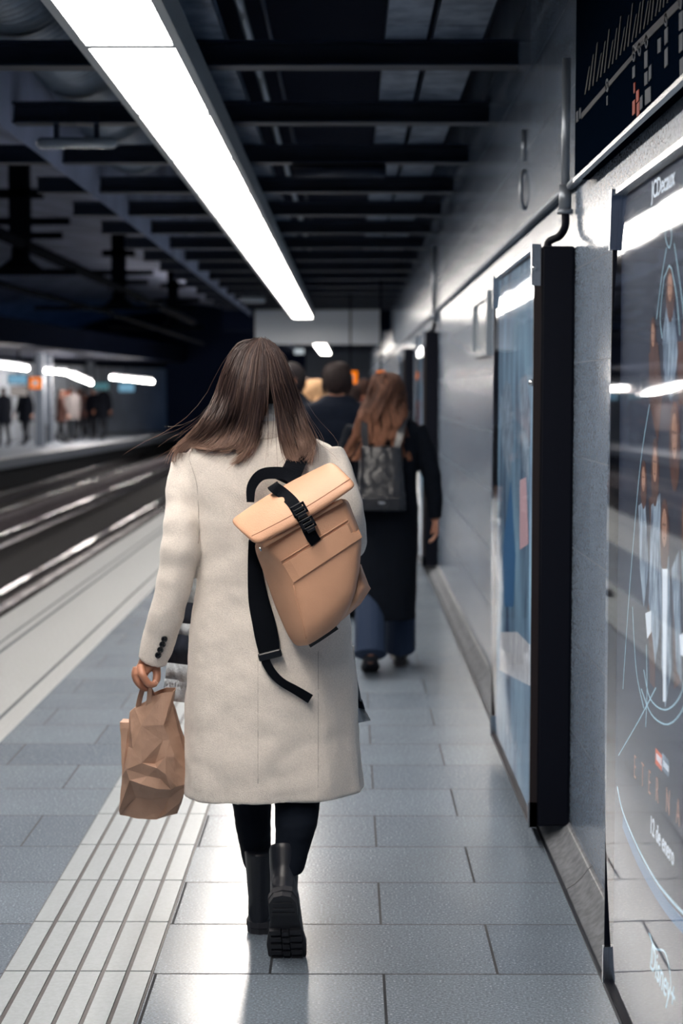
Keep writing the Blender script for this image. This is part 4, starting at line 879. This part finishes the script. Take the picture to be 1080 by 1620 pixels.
for k, (lb, lf, rf, rb) in enumerate(raw):
    t = k / (len(raw) - 1); yf = 4.235 - 0.012 * math.sin(t * PI) + (0.03 * max(0, t - 0.8) / 0.2); yb = 4.385 - 0.02 * t
    def q2(a, b, s, Ya, Yb_, push=0): return P(lerp(a[0], b[0], s), lerp(a[1], b[1], s), lerp(Ya, Yb_, s) - push)
    r = [P(*lb, yb), P(lerp(lb[0], lf[0], .5), lerp(lb[1], lf[1], .5) - 0, lerp(yb, yf, .5) - 0.012), P(*lf, yf), q2(lf, rf, 0.06, yf, yf, 0.006), q2(lf, rf, 0.35, yf, yf, 0.016), q2(lf, rf, 0.7, yf, yf, 0.016), q2(lf, rf, 0.95, yf, yf, 0.004), P(*rf, yf + 0.01), P(*rb, yb), q2(rb, lb, 0.3, yb, yb, -0.015), q2(rb, lb, 0.7, yb, yb, -0.015)]
    rings.append(r)
bb = part('bag_body', loft(rings), m_tan, bpk, subd=2)
BT = bvh(bb)
def on_bag(x, y, off=0.003, dflt=4.23):
    h = hit(BT, x, y); return P(x, y, (h.y if h else dflt) - off)
# side gusset fold sticking out at the lower right
gz = loft([[P(566, 892, 4.27), P(571, 893, 4.34), P(566, 899, 4.33)], [P(566, 915, 4.255), P(583, 925, 4.33), P(560, 935, 4.34)], [P(566, 926, 4.25), P(586.5, 931, 4.33), P(556, 948, 4.34)], [P(556, 950, 4.252), P(570, 956, 4.33), P(546, 970, 4.34)], [P(540, 978, 4.255), P(545, 978, 4.32), P(536, 985, 4.33)]])
part('gusset_fold', gz, m_tan, bpk)
# front pocket flap
def panel(cs, off, th, nx=10, ny=4):
    g0 = []; 
    for i in range(ny + 1):
        for j in range(nx + 1):
            s, t = j / nx, i / ny; x = lerp(lerp(cs[0][0], cs[1][0], s), lerp(cs[3][0], cs[2][0], s), t); y = lerp(lerp(cs[0][1], cs[1][1], s), lerp(cs[3][1], cs[2][1], s), t)
            g0.append((x, y, s, t))
    top = [on_bag(x, y, off) for x, y, s, t in g0]
    # smooth away misses at the outline
    my = sorted(p.y for p in top)[len(top) // 2]
    top = [p if abs(p.y - my) < 0.05 else P(g[0], g[1], my + 0.01) for p, g in zip(top, g0)]
    bot = [p + Vector((0, th, 0)) for p in top]; V = top + bot; N = len(top); Fc = []
    for i in range(ny):
        for j in range(nx):
            a = i * (nx + 1) + j; Fc.append((a, a + 1, a + nx + 2, a + nx + 1)); Fc.append((N + a, N + a + nx + 1, N + a + nx + 2, N + a + 1))
    for i in range(ny):
        for j in (0, nx): a = i * (nx + 1) + j; Fc.append((a, a + nx + 1, a + nx + 1 + N, a + N))
    for j in range(nx):
        for i in (0, ny): a = i * (nx + 1) + j; Fc.append((a, a + 1, a + 1 + N, a + N))
    return V, Fc
pk = part('pocket_flap', panel([(447, 893), (560, 822), (573, 850), (464, 922)], 0.007, 0.005), m_tan, bpk, smooth=False, bevel=0.0015)
part('piping', tube([on_bag(lerp(445, 559, t), lerp(888, 817, t), 0.003) for t in [k / 10 for k in range(11)]], 0.0022, 8), m_tan, bpk)
m_stitch = M('tan_dark_line', (176, 130, 104), 0.7)  # darker tan of the roll-top seam
part('side_seam', tube([on_bag(x, y, 0.0005) for x, y in ((464, 926), (470, 955), (476, 976), (481, 996), (484, 1010))], 0.0016, 6, sub=3), m_tan, bpk)
# roll-top: closed roll with a soft cross-section along its length
def uvp(a, b, Y):   # a along the roll, b down across it, px around the roll's top line centre
    x = 443.5 + a * 0.866 + b * 0.5; y = 774.5 - a * 0.5 + b * 0.866; return P(x, y, Y)
tl = (362, 822); tr = (525, 727); br_ = (565, 768); bl = (405, 863)
rings = []
for k in range(13):
    s = k / 12; arc = math.sin(s * PI)
    T = (lerp(tl[0], tr[0], s) - 3 * arc, lerp(tl[1], tr[1], s) - 4.5 * arc + 1.5); B = (lerp(bl[0], br_[0], s) + 2 * arc, lerp(bl[1], br_[1], s) + 5 * arc)
    pin = 0.4 + 0.6 * min(1, min(s, 1 - s) * 8)
    def pt(f, Y): return P(lerp(T[0], B[0], f), lerp(T[1], B[1], f), Y)
    rings.append([pt(0.0, 4.325), pt(0.12, 4.292 - 0.006 * arc), pt(0.4, 4.243 - 0.018 * arc * pin), pt(0.75, 4.208 - 0.018 * arc * pin), pt(0.95, 4.196 - 0.012 * arc), pt(1.0, 4.203 - 0.01 * arc), pt(0.985, 4.214), pt(0.9, 4.228), pt(0.6, 4.27), pt(0.2, 4.33 + 0.01 * pin), pt(0.03, 4.335)])
ft = part('roll_top', loft(rings), m_tan, bpk, subd=2)
FT = bvh(ft)
def on_top(x, y, off=0.002, d=4.21):
    h = hit(FT, x, y); return P(x, y, (h.y if h else d) - off)
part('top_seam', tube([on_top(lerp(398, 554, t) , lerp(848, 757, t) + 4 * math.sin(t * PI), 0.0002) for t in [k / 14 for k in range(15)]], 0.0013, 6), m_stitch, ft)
ri = loft([[P(x, y, 4.206), P(x + 3, y + 6, 4.206), P(x + 3, y + 6, 4.24), P(x, y, 4.24)] for x, y in [(lerp(414, 560, t), lerp(861, 777, t)) for t in (0, .25, .5, .7, .86)]])
part('inner_roll', ri, m_tan, ft)
part('zip_pull', tube([P(411, 866, 4.2), P(413, 872, 4.198)], [0.0035, 0.002], 8), m_steel, bpk)
# centre strap with two buckles
st = [on_top(x, y, 0.004) for x, y in ((433, 771), (448, 781), (461, 793), (470, 805))]
part('centre_strap', join(ribbon([P(431, 767, 4.315), P(434, 771, 4.285)] + st[1:] + [P(476, 815, 4.19), P(483, 828, 4.186)], 0.031, 0.003, Vector((-0.1, -1, 0.25))), ribbon([P(483, 826, 4.186), P(488, 838, 4.185), P(494, 850, 4.19), P(500, 858, 4.20)], [0.032, 0.032, 0.031, 0.030], 0.003, Vector((-0.1, -1, 0.25)))), m_web, bpk, smooth=False)
def buckle(cx, cy, Y, w, h, ang):
    c = P(cx, cy, Y); ux = Vector((math.cos(ang), 0, math.sin(ang))); uz = Vector((-math.sin(ang), 0, math.cos(ang))); nn = Vector((0, -1, 0))
    def bx(a0, a1, b0, b1, t0, t1): return prism([c + ux * a + uz * b + nn * t0 for a, b in ((a0, b0), (a1, b0), (a1, b1), (a0, b1))], nn * (t1 - t0))
    return part('buckle', join(bx(-w / 2, w / 2, h / 2 - 0.007, h / 2, 0, 0.009), bx(-w / 2, w / 2, -h / 2, -h / 2 + 0.007, 0, 0.009), bx(-w / 2, -w / 2 + 0.006, -h / 2, h / 2, 0, 0.009), bx(w / 2 - 0.006, w / 2, -h / 2, h / 2, 0, 0.009), bx(-w / 2, w / 2, -0.004, 0.004, 0.003, 0.007), bx(-w * 0.3, w * 0.3, -h / 2 - 0.008, -h / 2, 0, 0.008)), m_plastic, bpk, smooth=False, bevel=0.001)
buckle(473, 806, 4.184, 0.04, 0.03, 0.5); buckle(487, 828, 4.18, 0.037, 0.03, 0.5)
# carrying handle, shoulder straps
part('handle', ribbon([P(396, 794, 4.36), P(398, 770, 4.375), P(412, 752, 4.38), (P(434, 748, 4.38)), P(456, 752, 4.37), P(468, 765, 4.35)], [0.02, 0.026, 0.03, 0.032, 0.034, 0.03], 0.006, Vector((0.1, -1, 0.3))), m_web, bpk, smooth=False)
part('shoulder_strap', ribbon([on_coat(490, 692, 0.004), on_coat(484, 705, 0.004), on_coat(470, 728, 0.006), P(462, 745, 4.385), P(452, 765, 4.37)], [0.036, 0.048, 0.052, 0.055, 0.06], 0.006, Vector((0, -1, 0.3))), m_web, bpk, smooth=False)
part('shoulder_strap', ribbon([P(402, 855, 4.38), on_coat(402, 880, 0.012), on_coat(404, 910, 0.012), on_coat(409, 950, 0.012), on_coat(417, 985, 0.012), on_coat(423, 1015, 0.012), on_coat(427, 1040, 0.014)], [0.03, 0.034, 0.042, 0.055, 0.062, 0.062, 0.052], 0.012, Vector((0, -1, 0)), 5), m_web, bpk, bevel=0.003)
part('strap_tail', ribbon([on_coat(417, 1032, 0.022), on_coat(421, 1048, 0.02), on_coat(432, 1066, 0.02), on_coat(447, 1080, 0.022), on_coat(468, 1092, 0.022), on_coat(491, 1106, 0.022)], [0.024, 0.024, 0.023, 0.022, 0.024, 0.026], 0.003, Vector((0, -1, 0))), m_web, bpk, smooth=False)
part('strap_adjuster', xf(box(-0.034, 0.030, -0.006, 0.006, -0.011, 0.011), Matrix.Translation(on_coat(428, 1036, 0.024)) @ Matrix.Rotation(-0.25, 4, 'Y')), m_plastic, bpk, smooth=False, bevel=0.004)
part('base_strip', ribbon([P(489, 1021, 4.27), P(505, 1011, 4.27), P(533, 992, 4.272)], 0.01, 0.01, Vector((0, -1, -0.4))), m_plastic, bpk, smooth=False)

# ================================================================ PAPER BAG
pb = empty('paper_bag', P(240, 1290, 4.5), 'crumpled brown paper carrier bag held by its handles beside the cream coat', 'paper bag')
m_paper = M('kraft_paper', (176, 142, 122), 0.7, noise_amt=0.12, noise_scale=14, bump=0.12, bump_scale=60)
PV = {'A': (190, 1143, .03), 'B': (204, 1143, .02), 'C': (203, 1180, .02), 'D': (193, 1228, .01), 'E': (188, 1283, .02), 'F': (205, 1127, .02), 'G': (213, 1120, .01), 'H': (226, 1116, 0), 'h1': (237, 1103, .0), 'I': (258, 1096, -.01), 'J': (274, 1094, .0), 'K': (272, 1114, .015),
      'M': (284, 1163, .03), 'N': (293, 1196, .03), 'O': (297, 1222, .02), 'P': (298, 1240, .02), 'Q': (279, 1244, -.01), 'R': (270, 1249, -.015), 'S': (248, 1248, -.035), 'T': (222, 1240, -.04), 'U': (205, 1234, -.03), 'V': (284, 1270, .04), 'W': (280, 1287, .06), 'X': (248, 1296, .05), 'Y': (220, 1296, .05), 'Z': (190, 1289, .05),
      'a': (223, 1148, -.035), 'b': (259, 1147, -.03), 'b2': (265, 1143, .0), 'c': (257, 1172, -.025), 'd': (245, 1208, -.02), 'e': (224, 1207, -.042), 'f': (200, 1217, -.03), 'g': (262, 1196, -.035), 'g2': (276, 1198, -.02), 'h': (277, 1222, -.015), 'i': (248, 1215, -.045), 'j': (254, 1232, -.02), 'k': (210, 1185, -.03), 'l': (234, 1228, -.03), 'm': (268, 1170, -.02), 'n': (262, 1225, -.04),
      'q': (240, 1265, .045), 'r': (257, 1282, .05), 's': (268, 1262, .03), 't': (215, 1262, .04), 'u': (262, 1288, .03)}
tris = 'A B D|B C D|C f D|B F C|F G k|F k C|G H a|G a k|k f C|H h1 a|h1 I a|I b a|I J b|J K b2|J b2 b|K M b2|b2 M m|b2 m b|b m c|b c a|a c e|a e k|k e f|c d e|c g d|c m g|m M g2|m g2 g|M N g2|N O g2|O h g2|g2 h g|g h n|g n i|g i d|d i e|i l e|e l f|f U D|l T U|l U f|i j l|j S l|S T l|n j i|n R j|R S j|h Q n|Q R n|h O P|h P Q|D U E|U t E|T t U|T q t|S q T|S s q|R s S|Q s R|P s Q|P V s|V u s|V W u|q s r|s u r|q r t|r Y t|r X Y|r u X|u W X|t Y Z|t Z E'
names = list(PV); idx = {n_: i for i, n_ in enumerate(names)}; yb0 = 4.50
Vf = [P(x, y, yb0 + d * 0.9) for x, y, d in PV.values()]; Fc = [tuple(idx[a] for a in t.split()) for t in tris.split('|')]
# outline edges -> side walls and back
ec = {}
for f in Fc:
    for a_, b_ in ((f[0], f[1]), (f[1], f[2]), (f[2], f[0])): ec[frozenset((a_, b_))] = ec.get(frozenset((a_, b_)), 0) + 1
N = len(Vf); Vb = []
for i, v in enumerate(Vf):
    nx_, ny_, _ = PV[names[i]]; dep = 0.055 if ny_ < 1150 else 0.055 + 0.06 * min(1, (ny_ - 1150) / 80)
    Vb.append(Vector((v.x, max(v.y, yb0) + dep + 0.012 * math.sin(i * 2.1), v.z + (0.004 * math.sin(i * 5)))))
side = [tuple(e) for e, c in ec.items() if c == 1]
opn = {frozenset((idx[a], idx[b])) for a, b in (('G', 'H'), ('H', 'h1'), ('h1', 'I'), ('I', 'J'))}
Fc2 = Fc + [tuple(i + N for i in f[::-1]) for f in Fc] + [(a_, b_, b_ + N, a_ + N) for a_, b_ in side if frozenset((a_, b_)) not in opn]
pbm = part('bag_sheet', (Vf + Vb, Fc2), m_paper, pb, smooth=False)
sd = pbm.modifiers.new('s', 'SUBSURF'); sd.subdivision_type = 'SIMPLE'; sd.levels = 3; sd.render_levels = 3
t_ = bpy.data.textures.new('crumple', 'VORONOI'); t_.noise_scale = 0.035; t_.distance_metric = 'DISTANCE'
d_ = pbm.modifiers.new('d', 'DISPLACE'); d_.texture = t_; d_.strength = 0.0035; d_.texture_coords = 'LOCAL'
so_ = pbm.modifiers.new('th', 'SOLIDIFY'); so_.thickness = 0.0012
part('handle', ribbon([P(233, 1135, 4.495), P(236, 1105, 4.49), P(236, 1090, 4.495), P(232, 1082, 4.505)], [0.016, 0.014, 0.013, 0.014], 0.002, Vector((-0.2, -1, 0))), m_paper, pb, smooth=False)
part('handle', ribbon([P(218, 1122, 4.555), P(221, 1106, 4.545), P(226, 1090, 4.53), P(231, 1082, 4.51), P(238, 1090, 4.53), P(243, 1102, 4.55)], [0.015, 0.015, 0.014, 0.013, 0.012, 0.012], 0.002, Vector((-0.3, -1, 0))), m_paper, pb, smooth=False)

# ================================================================ GENERIC PERSON
def person(x, y, label, h=1.68, face=0.0, stride=0.25, coatc=(10, 14, 22), coatlen=0.75, legc=(12, 16, 26), hairc=(46, 34, 32), tip=None, hair='short', shoe=m_boot, vox=0.009, arm=0.2, group=None, width=1.0, flare=1.0, boots=True, wide_leg=0.0, armL=None, armR=None, hairlen=0.45, nstr=500, detail=True, cmat=None, hemw=1.0, hairw=1.0, hairx=0.0):
    s = h / 1.70; R3 = Matrix.Rotation(face, 4, 'Z'); T = Matrix.Translation((x, y, 0)) @ R3
    e = empty('person', (x, y, 0), label, 'person', group)
    def tp(p): return T @ (Vector(p) * s)
    def T_(vf): return ([tp(v) for v in vf[0]], vf[1])
    hcx = Vector((0, 0.02, 1.585))
    def leg(sx, sw):
        hip = Vector((sx * 0.09, 0, 0.90)); kn = hip + Vector((0, math.sin(max(sw, sw * 0.6)) * 0.43, -0.42)); bend = -0.25 if sw < 0 else 0.05
        an = kn + Vector((0, math.sin(sw + bend) * 0.42, -0.40)); an.z = 0.09 if sw > 0 else 0.13
        return hip, kn, an
    def armp(sx, sw):
        shd = Vector((sx * 0.185, 0, 1.40)); el = shd + Vector((sx * 0.05, math.sin(sw) * 0.28, -0.28)); w = el + Vector((sx * 0.015, math.sin(sw + 0.25) * 0.24, -0.245)); return shd, el, w
    LG = [leg(-1, stride), leg(1, -stride)]; sgs = (1, -1) if stride > 0 else (-1, 1); AR = [armL or armp(-1, -arm), armR or armp(1, arm)]
    tor = loft([sring((0, 0, z), a, b, 18, 2.3) for z, a, b in ((0.86, 0.155, 0.105), (0.98, 0.15, 0.10), (1.10, 0.125, 0.09), (1.25, 0.14, 0.095), (1.38, 0.165, 0.09), (1.43, 0.12, 0.075), (1.46, 0.06, 0.06), (1.52, 0.05, 0.055))])
    vfs = [head_vf(hcx), tor]
    for hp, kn, an in LG: vfs.append(tube([hp, hp.lerp(kn, .5), kn, kn.lerp(an, .4), an, an + Vector((0, 0.1, -0.05))], [0.082, 0.068, 0.052, 0.044, 0.022, 0.02], 12))
    for sh, el, w in AR:
        vfs.append(tube([sh, sh.lerp(el, .5), el, el.lerp(w, .5), w], [0.048, 0.043, 0.036, 0.032, 0.025], 12)); d = (w - el).normalized()
        vfs.append(hand_vf(w, d, Vector((0, 1, 0)), Vector((1 if w.x > 0 else -1, 0, 0)), 1.0, 0.4))
    bd = part('body', T_(join(*vfs)), m_skin, e, remesh=vox, sm=1)
    if detail:
        for sx in (-1, 1): part('eye', T_(ball(hcx + Vector((sx * 0.031, 0.085, 0.008)), 0.0115, nu=10, nv=6)), m_eye, bd)
    cz = 0.90 - coatlen * 0.6
    mcoat = cmat or M('coat_%d_%d_%d' % coatc, coatc, 0.9, spec=0.15, noise_amt=0.2, noise_scale=30)
    prof = [(1.49, 0.075, 0.075), (1.455, 0.12, 0.095), (1.425, 0.18, 0.11), (1.38, 0.205, 0.12), (1.25, 0.19, 0.13), (1.10, 0.175, 0.125), (0.95, 0.195 * flare, 0.14)]
    if cz < 0.9: prof += [(lerp(0.9, cz, t), lerp(0.2, 0.235 * hemw, t) * flare, lerp(0.145, 0.19, t)) for t in (0.3, 0.65, 1.0)]
    cvf = [loft([sring((0, 0, z), a * width, b, 24, 2.4) for z, a, b in prof])]
    for sh, el, w in AR: cvf.append(tube([sh + Vector((-0.02 if sh.x > 0 else 0.02, 0, 0.0)), sh.lerp(el, .5), el, el.lerp(w, .5), w + (w - el).normalized() * -0.01], [0.066 * width, 0.064, 0.056, 0.052, 0.045], 14))
    part('coat', T_(join(*cvf)), mcoat, e, remesh=vox, sm=3, disp=[(0.1, 0.012)] if detail else None)
    mleg = M('legs_%d_%d_%d' % legc, legc, 0.85)
    lv = []
    for hp, kn, an in LG: lv.append(tube([hp, hp.lerp(kn, .5), kn, kn.lerp(an, .5), an + Vector((0, 0, 0.0))], [0.095, 0.082, 0.066 + wide_leg * 0.5, 0.06 + wide_leg, 0.055 + wide_leg * 1.3], 14))
    part('trousers', T_(join(*lv)), mleg, e, remesh=vox, sm=1)
    for (hp, kn, an), sg in zip(LG, sgs):
        u_, s_ = boot_local(0.2 if hemw < 1 else 0.12, False); tilt = 0 if sg > 0 else -0.55
        mm = Matrix.Translation((an.x, an.y - 0.045, max(0, an.z - 0.09))) @ Matrix.Rotation(tilt, 4, 'X')
        if tilt: mm = Matrix.Translation((an.x, an.y - 0.02, 0.125)) @ Matrix.Rotation(tilt, 4, 'X')
        b_ = part('shoe', T_(xf(u_, mm)), shoe, e, remesh=vox, sm=1); part('sole', T_(xf(s_, mm)), m_rubber, b_, smooth=False)
    cvv, cfs = hair_cap(hcx, 1.0, 0.005)
    mh = hair_mat('hair_%d_%d_%d' % hairc, hairc, tip or tuple(min(255, int(c * 1.4)) for c in hairc), 0.5, 0.65)
    if not detail:
        part('hair', T_((cvv, cfs)), mh, e, uvs=[(1, 0.2)] * len(cvv)); return e
    G = []
    nG = 13
    for k in range(nG):
        a = PI * 0.97 + (PI * 1.06) * k / (nG - 1); ca, sa = math.cos(a), math.sin(a)      # round the back from ear to ear
        L_ = hairlen if hair == 'long' else 0.13
        pts = [hcx + Vector(v) for v in ((0.02 * ca, 0.01, 0.128), (0.064 * ca, 0.066 * sa, 0.112), (0.092 * ca, 0.108 * sa, 0.06), (0.098 * ca, 0.114 * sa, -0.01))]
        if hair == 'long':
            for t in (0.3, 0.6, 1.0): pts.append(hcx + Vector((ca * (0.098 + 0.05 * t) * (1 + (hairw - 1) * t) + hairx * t, -0.07 + (0.10 + 0.04 * t) * min(sa, 0) * 0.6 - 0.06 * t, -0.01 - L_ * t)))
        else:
            pts += [hcx + Vector((0.092 * ca, 0.104 * sa, -0.05)), hcx + Vector((0.078 * ca, 0.082 * sa, -0.09))]
        G.append([tp(p) for p in pts])
    vfh, uvh = strands(G, nstr, 0.0028, 0.006, 0.5, 26, wave=0.02 if hair == 'long' else 0.003, wfreq=2.2, seed=int(x * 100) + 5, thick=0.0)
    cw = T_((cvv, cfs)); part('hair', join(vfh, cw), mh, e, uvs=uvh + [(2, 0.15)] * len(cw[0]))
    return e

# woman with curly hair, black coat and backpack
Yw = 8.95; pw = P(610, 900, Yw)
sh = lambda sx: Vector((sx * 0.185, 0, 1.40))
w2 = person(pw.x, Yw, 'woman with long curly auburn hair and long black coat, black backpack, walking ahead', 1.62, 0.0, -0.22, coatc=(3, 9, 20), coatlen=0.98, hemw=0.78, legc=(10, 34, 62), hairc=(62, 38, 30), tip=(156, 108, 84), hair='long', wide_leg=0.03, hairlen=0.36, nstr=1300, flare=0.95, hairw=1.2, hairx=-0.07,
            armR=(sh(1), Vector((0.262, -0.0, 1.13)), Vector((0.285, 0.02, 0.875))), armL=(sh(-1), Vector((-0.25, 0.04, 1.13)), Vector((-0.2, 0.22, 0.98))), vox=0.007)
b2 = empty('backpack', (pw.x, Yw - 0.2, 0.95), 'black leather backpack worn by the curly haired woman in the long black coat', 'backpack')
m_bl = M('black_leather', (24, 27, 34), 0.32, bump=0.5, bump_scale=14)
def bx2(z0, z1, w0, w1, d0, d1, yb_): return loft([sring((pw.x - 0.03, yb_ - lerp(d0, d1, t) / 2, lerp(z0, z1, t)), lerp(w0, w1, t), lerp(d0, d1, t) / 2 + 0.02, 20, 4) for t in (0, 0.08, 0.3, 0.6, 0.9, 1.0)])
part('bag_body', bx2(0.90, 1.24, 0.135, 0.11, 0.12, 0.06, Yw - 0.11), m_bl, b2, remesh=0.006, sm=3, disp=[(0.05, 0.008)])
part('front_pocket', box(pw.x - 0.14, pw.x + 0.08, Yw - 0.255, Yw - 0.2, 0.9, 0.98), m_bl, b2, smooth=False, bevel=0.015)
part('name_plate', box(pw.x - 0.045, pw.x - 0.01, Yw - 0.26, Yw - 0.255, 0.935, 0.95), m_steel, b2, smooth=False)
for sx in (-1, 1): part('strap', ribbon([(pw.x - 0.03 + sx * 0.08, Yw - 0.17, 1.22), (pw.x - 0.02 + sx * 0.1, Yw - 0.14, 1.33), (pw.x + sx * 0.11, Yw - 0.04, 1.425), (pw.x + sx * 0.11, Yw + 0.07, 1.39)], 0.035, 0.008, Vector((0, -0.6, 0.8))), m_bl, b2, smooth=False)
# man in black coat and the crowd beyond
def at_person(xp, Y, **k):
    p = P(xp, 650, Y); return person(p.x, Y, **k)
at_person(533, 11.2, label='man in a dark jacket with short brown hair walking ahead between the two women', h=1.72, coatc=(6, 14, 28), coatlen=0.4, hairc=(30, 21, 22), width=1.15, nstr=500, vox=0.012)
at_person(462, 12.5, label='dark haired person half hidden behind the brown haired woman, turned to the side', h=1.74, face=2.2, coatc=(12, 18, 30), coatlen=0.4, hairc=(28, 24, 28), vox=0.014, nstr=300)
at_person(498, 13.5, label='blond person with long pale hair, partly hidden by the man in the dark jacket', h=1.62, coatc=(60, 60, 68), coatlen=0.5, hairc=(200, 160, 120), tip=(240, 215, 180), hair='long', vox=0.014, nstr=300)
at_person(556, 17, label='person in dark clothes in the crowd directly below the orange sign', h=1.60, coatc=(22, 20, 28), coatlen=0.5, hairc=(40, 26, 24), vox=0.016, nstr=200)
at_person(575, 21, label='person in a reddish brown coat deep in the crowd, left of the curly hair', h=1.68, coatc=(90, 48, 38), coatlen=0.5, hairc=(60, 38, 30), vox=0.02, nstr=200)
0 and at_person(648, 16, label='person in brown by the wall, seen just left of the far advertising case', h=1.66, coatc=(120, 66, 46), coatlen=0.4, hairc=(96, 56, 40), vox=0.016, nstr=200)
at_person(484, 24, label='person far ahead in the crowd below the small white sign', h=1.72, coatc=(40, 44, 54), coatlen=0.3, hairc=(60, 44, 38), vox=0.02, nstr=150)
at_person(520, 27, label='farthest person in the crowd, head showing right of the dark jacket', h=1.74, coatc=(26, 30, 40), coatlen=0.3, hairc=(30, 24, 26), vox=0.02, nstr=150)
# people waiting on the opposite platform
far = [(6, 46, 1.66, (14, 18, 28), 'person in dark clothes at the left edge of the opposite platform', 0.6), (40, 47.5, 1.72, (12, 16, 26), 'person in dark clothes standing beside the orange sign of the opposite platform', 2.5),
       (96, 49.5, 1.62, (70, 48, 44), 'person in a brown coat on the opposite platform', -1.2), (114, 52, 1.68, (118, 112, 112), 'person in pale clothes on the opposite platform, beside the one in brown', 0.3),
       (127, 54, 1.66, (52, 34, 36), 'person in dark red brown clothes between the pale one and the dark pair, opposite platform', 1.4), (148, 54.5, 1.68, (16, 18, 28), 'left one of the dark pair standing on the opposite platform', 3.0),
       (164, 53.5, 1.80, (10, 13, 22), 'tall right one of the dark pair standing on the opposite platform', 2.6), (134, 57, 1.6, (110, 70, 54), 'person in tan clothes behind the dark pair, opposite platform', 0.0)]
for xp, Y, h_, c_, lab, fc in far:
    at_person(xp, Y, label=lab, h=h_, face=fc, coatc=c_, coatlen=0.4, vox=0.02, detail=False, stride=0.12, width=1.1)
p = P(68, 690, 47.5)
e = empty('suitcase', (p.x, 47.3, 0), 'dark wheeled suitcase standing on the opposite platform, beside the column near the orange sign', 'suitcase')
part('shell', box(p.x - 0.17, p.x + 0.17, 47.2, 47.45, 0.05, 0.6), m_black, e, smooth=False, bevel=0.03); part('handle', join(box(p.x - 0.1, p.x - 0.08, 47.4, 47.42, 0.6, 0.95), box(p.x + 0.08, p.x + 0.1, 47.4, 47.42, 0.6, 0.95), box(p.x - 0.1, p.x + 0.1, 47.4, 47.42, 0.95, 0.97)), m_black, e, smooth=False)
for sx in (-1, 1): part('wheel', cyl((p.x + sx * 0.12, 47.24, 0.03), (p.x + sx * 0.16, 47.24, 0.03), 0.03), m_black, e)
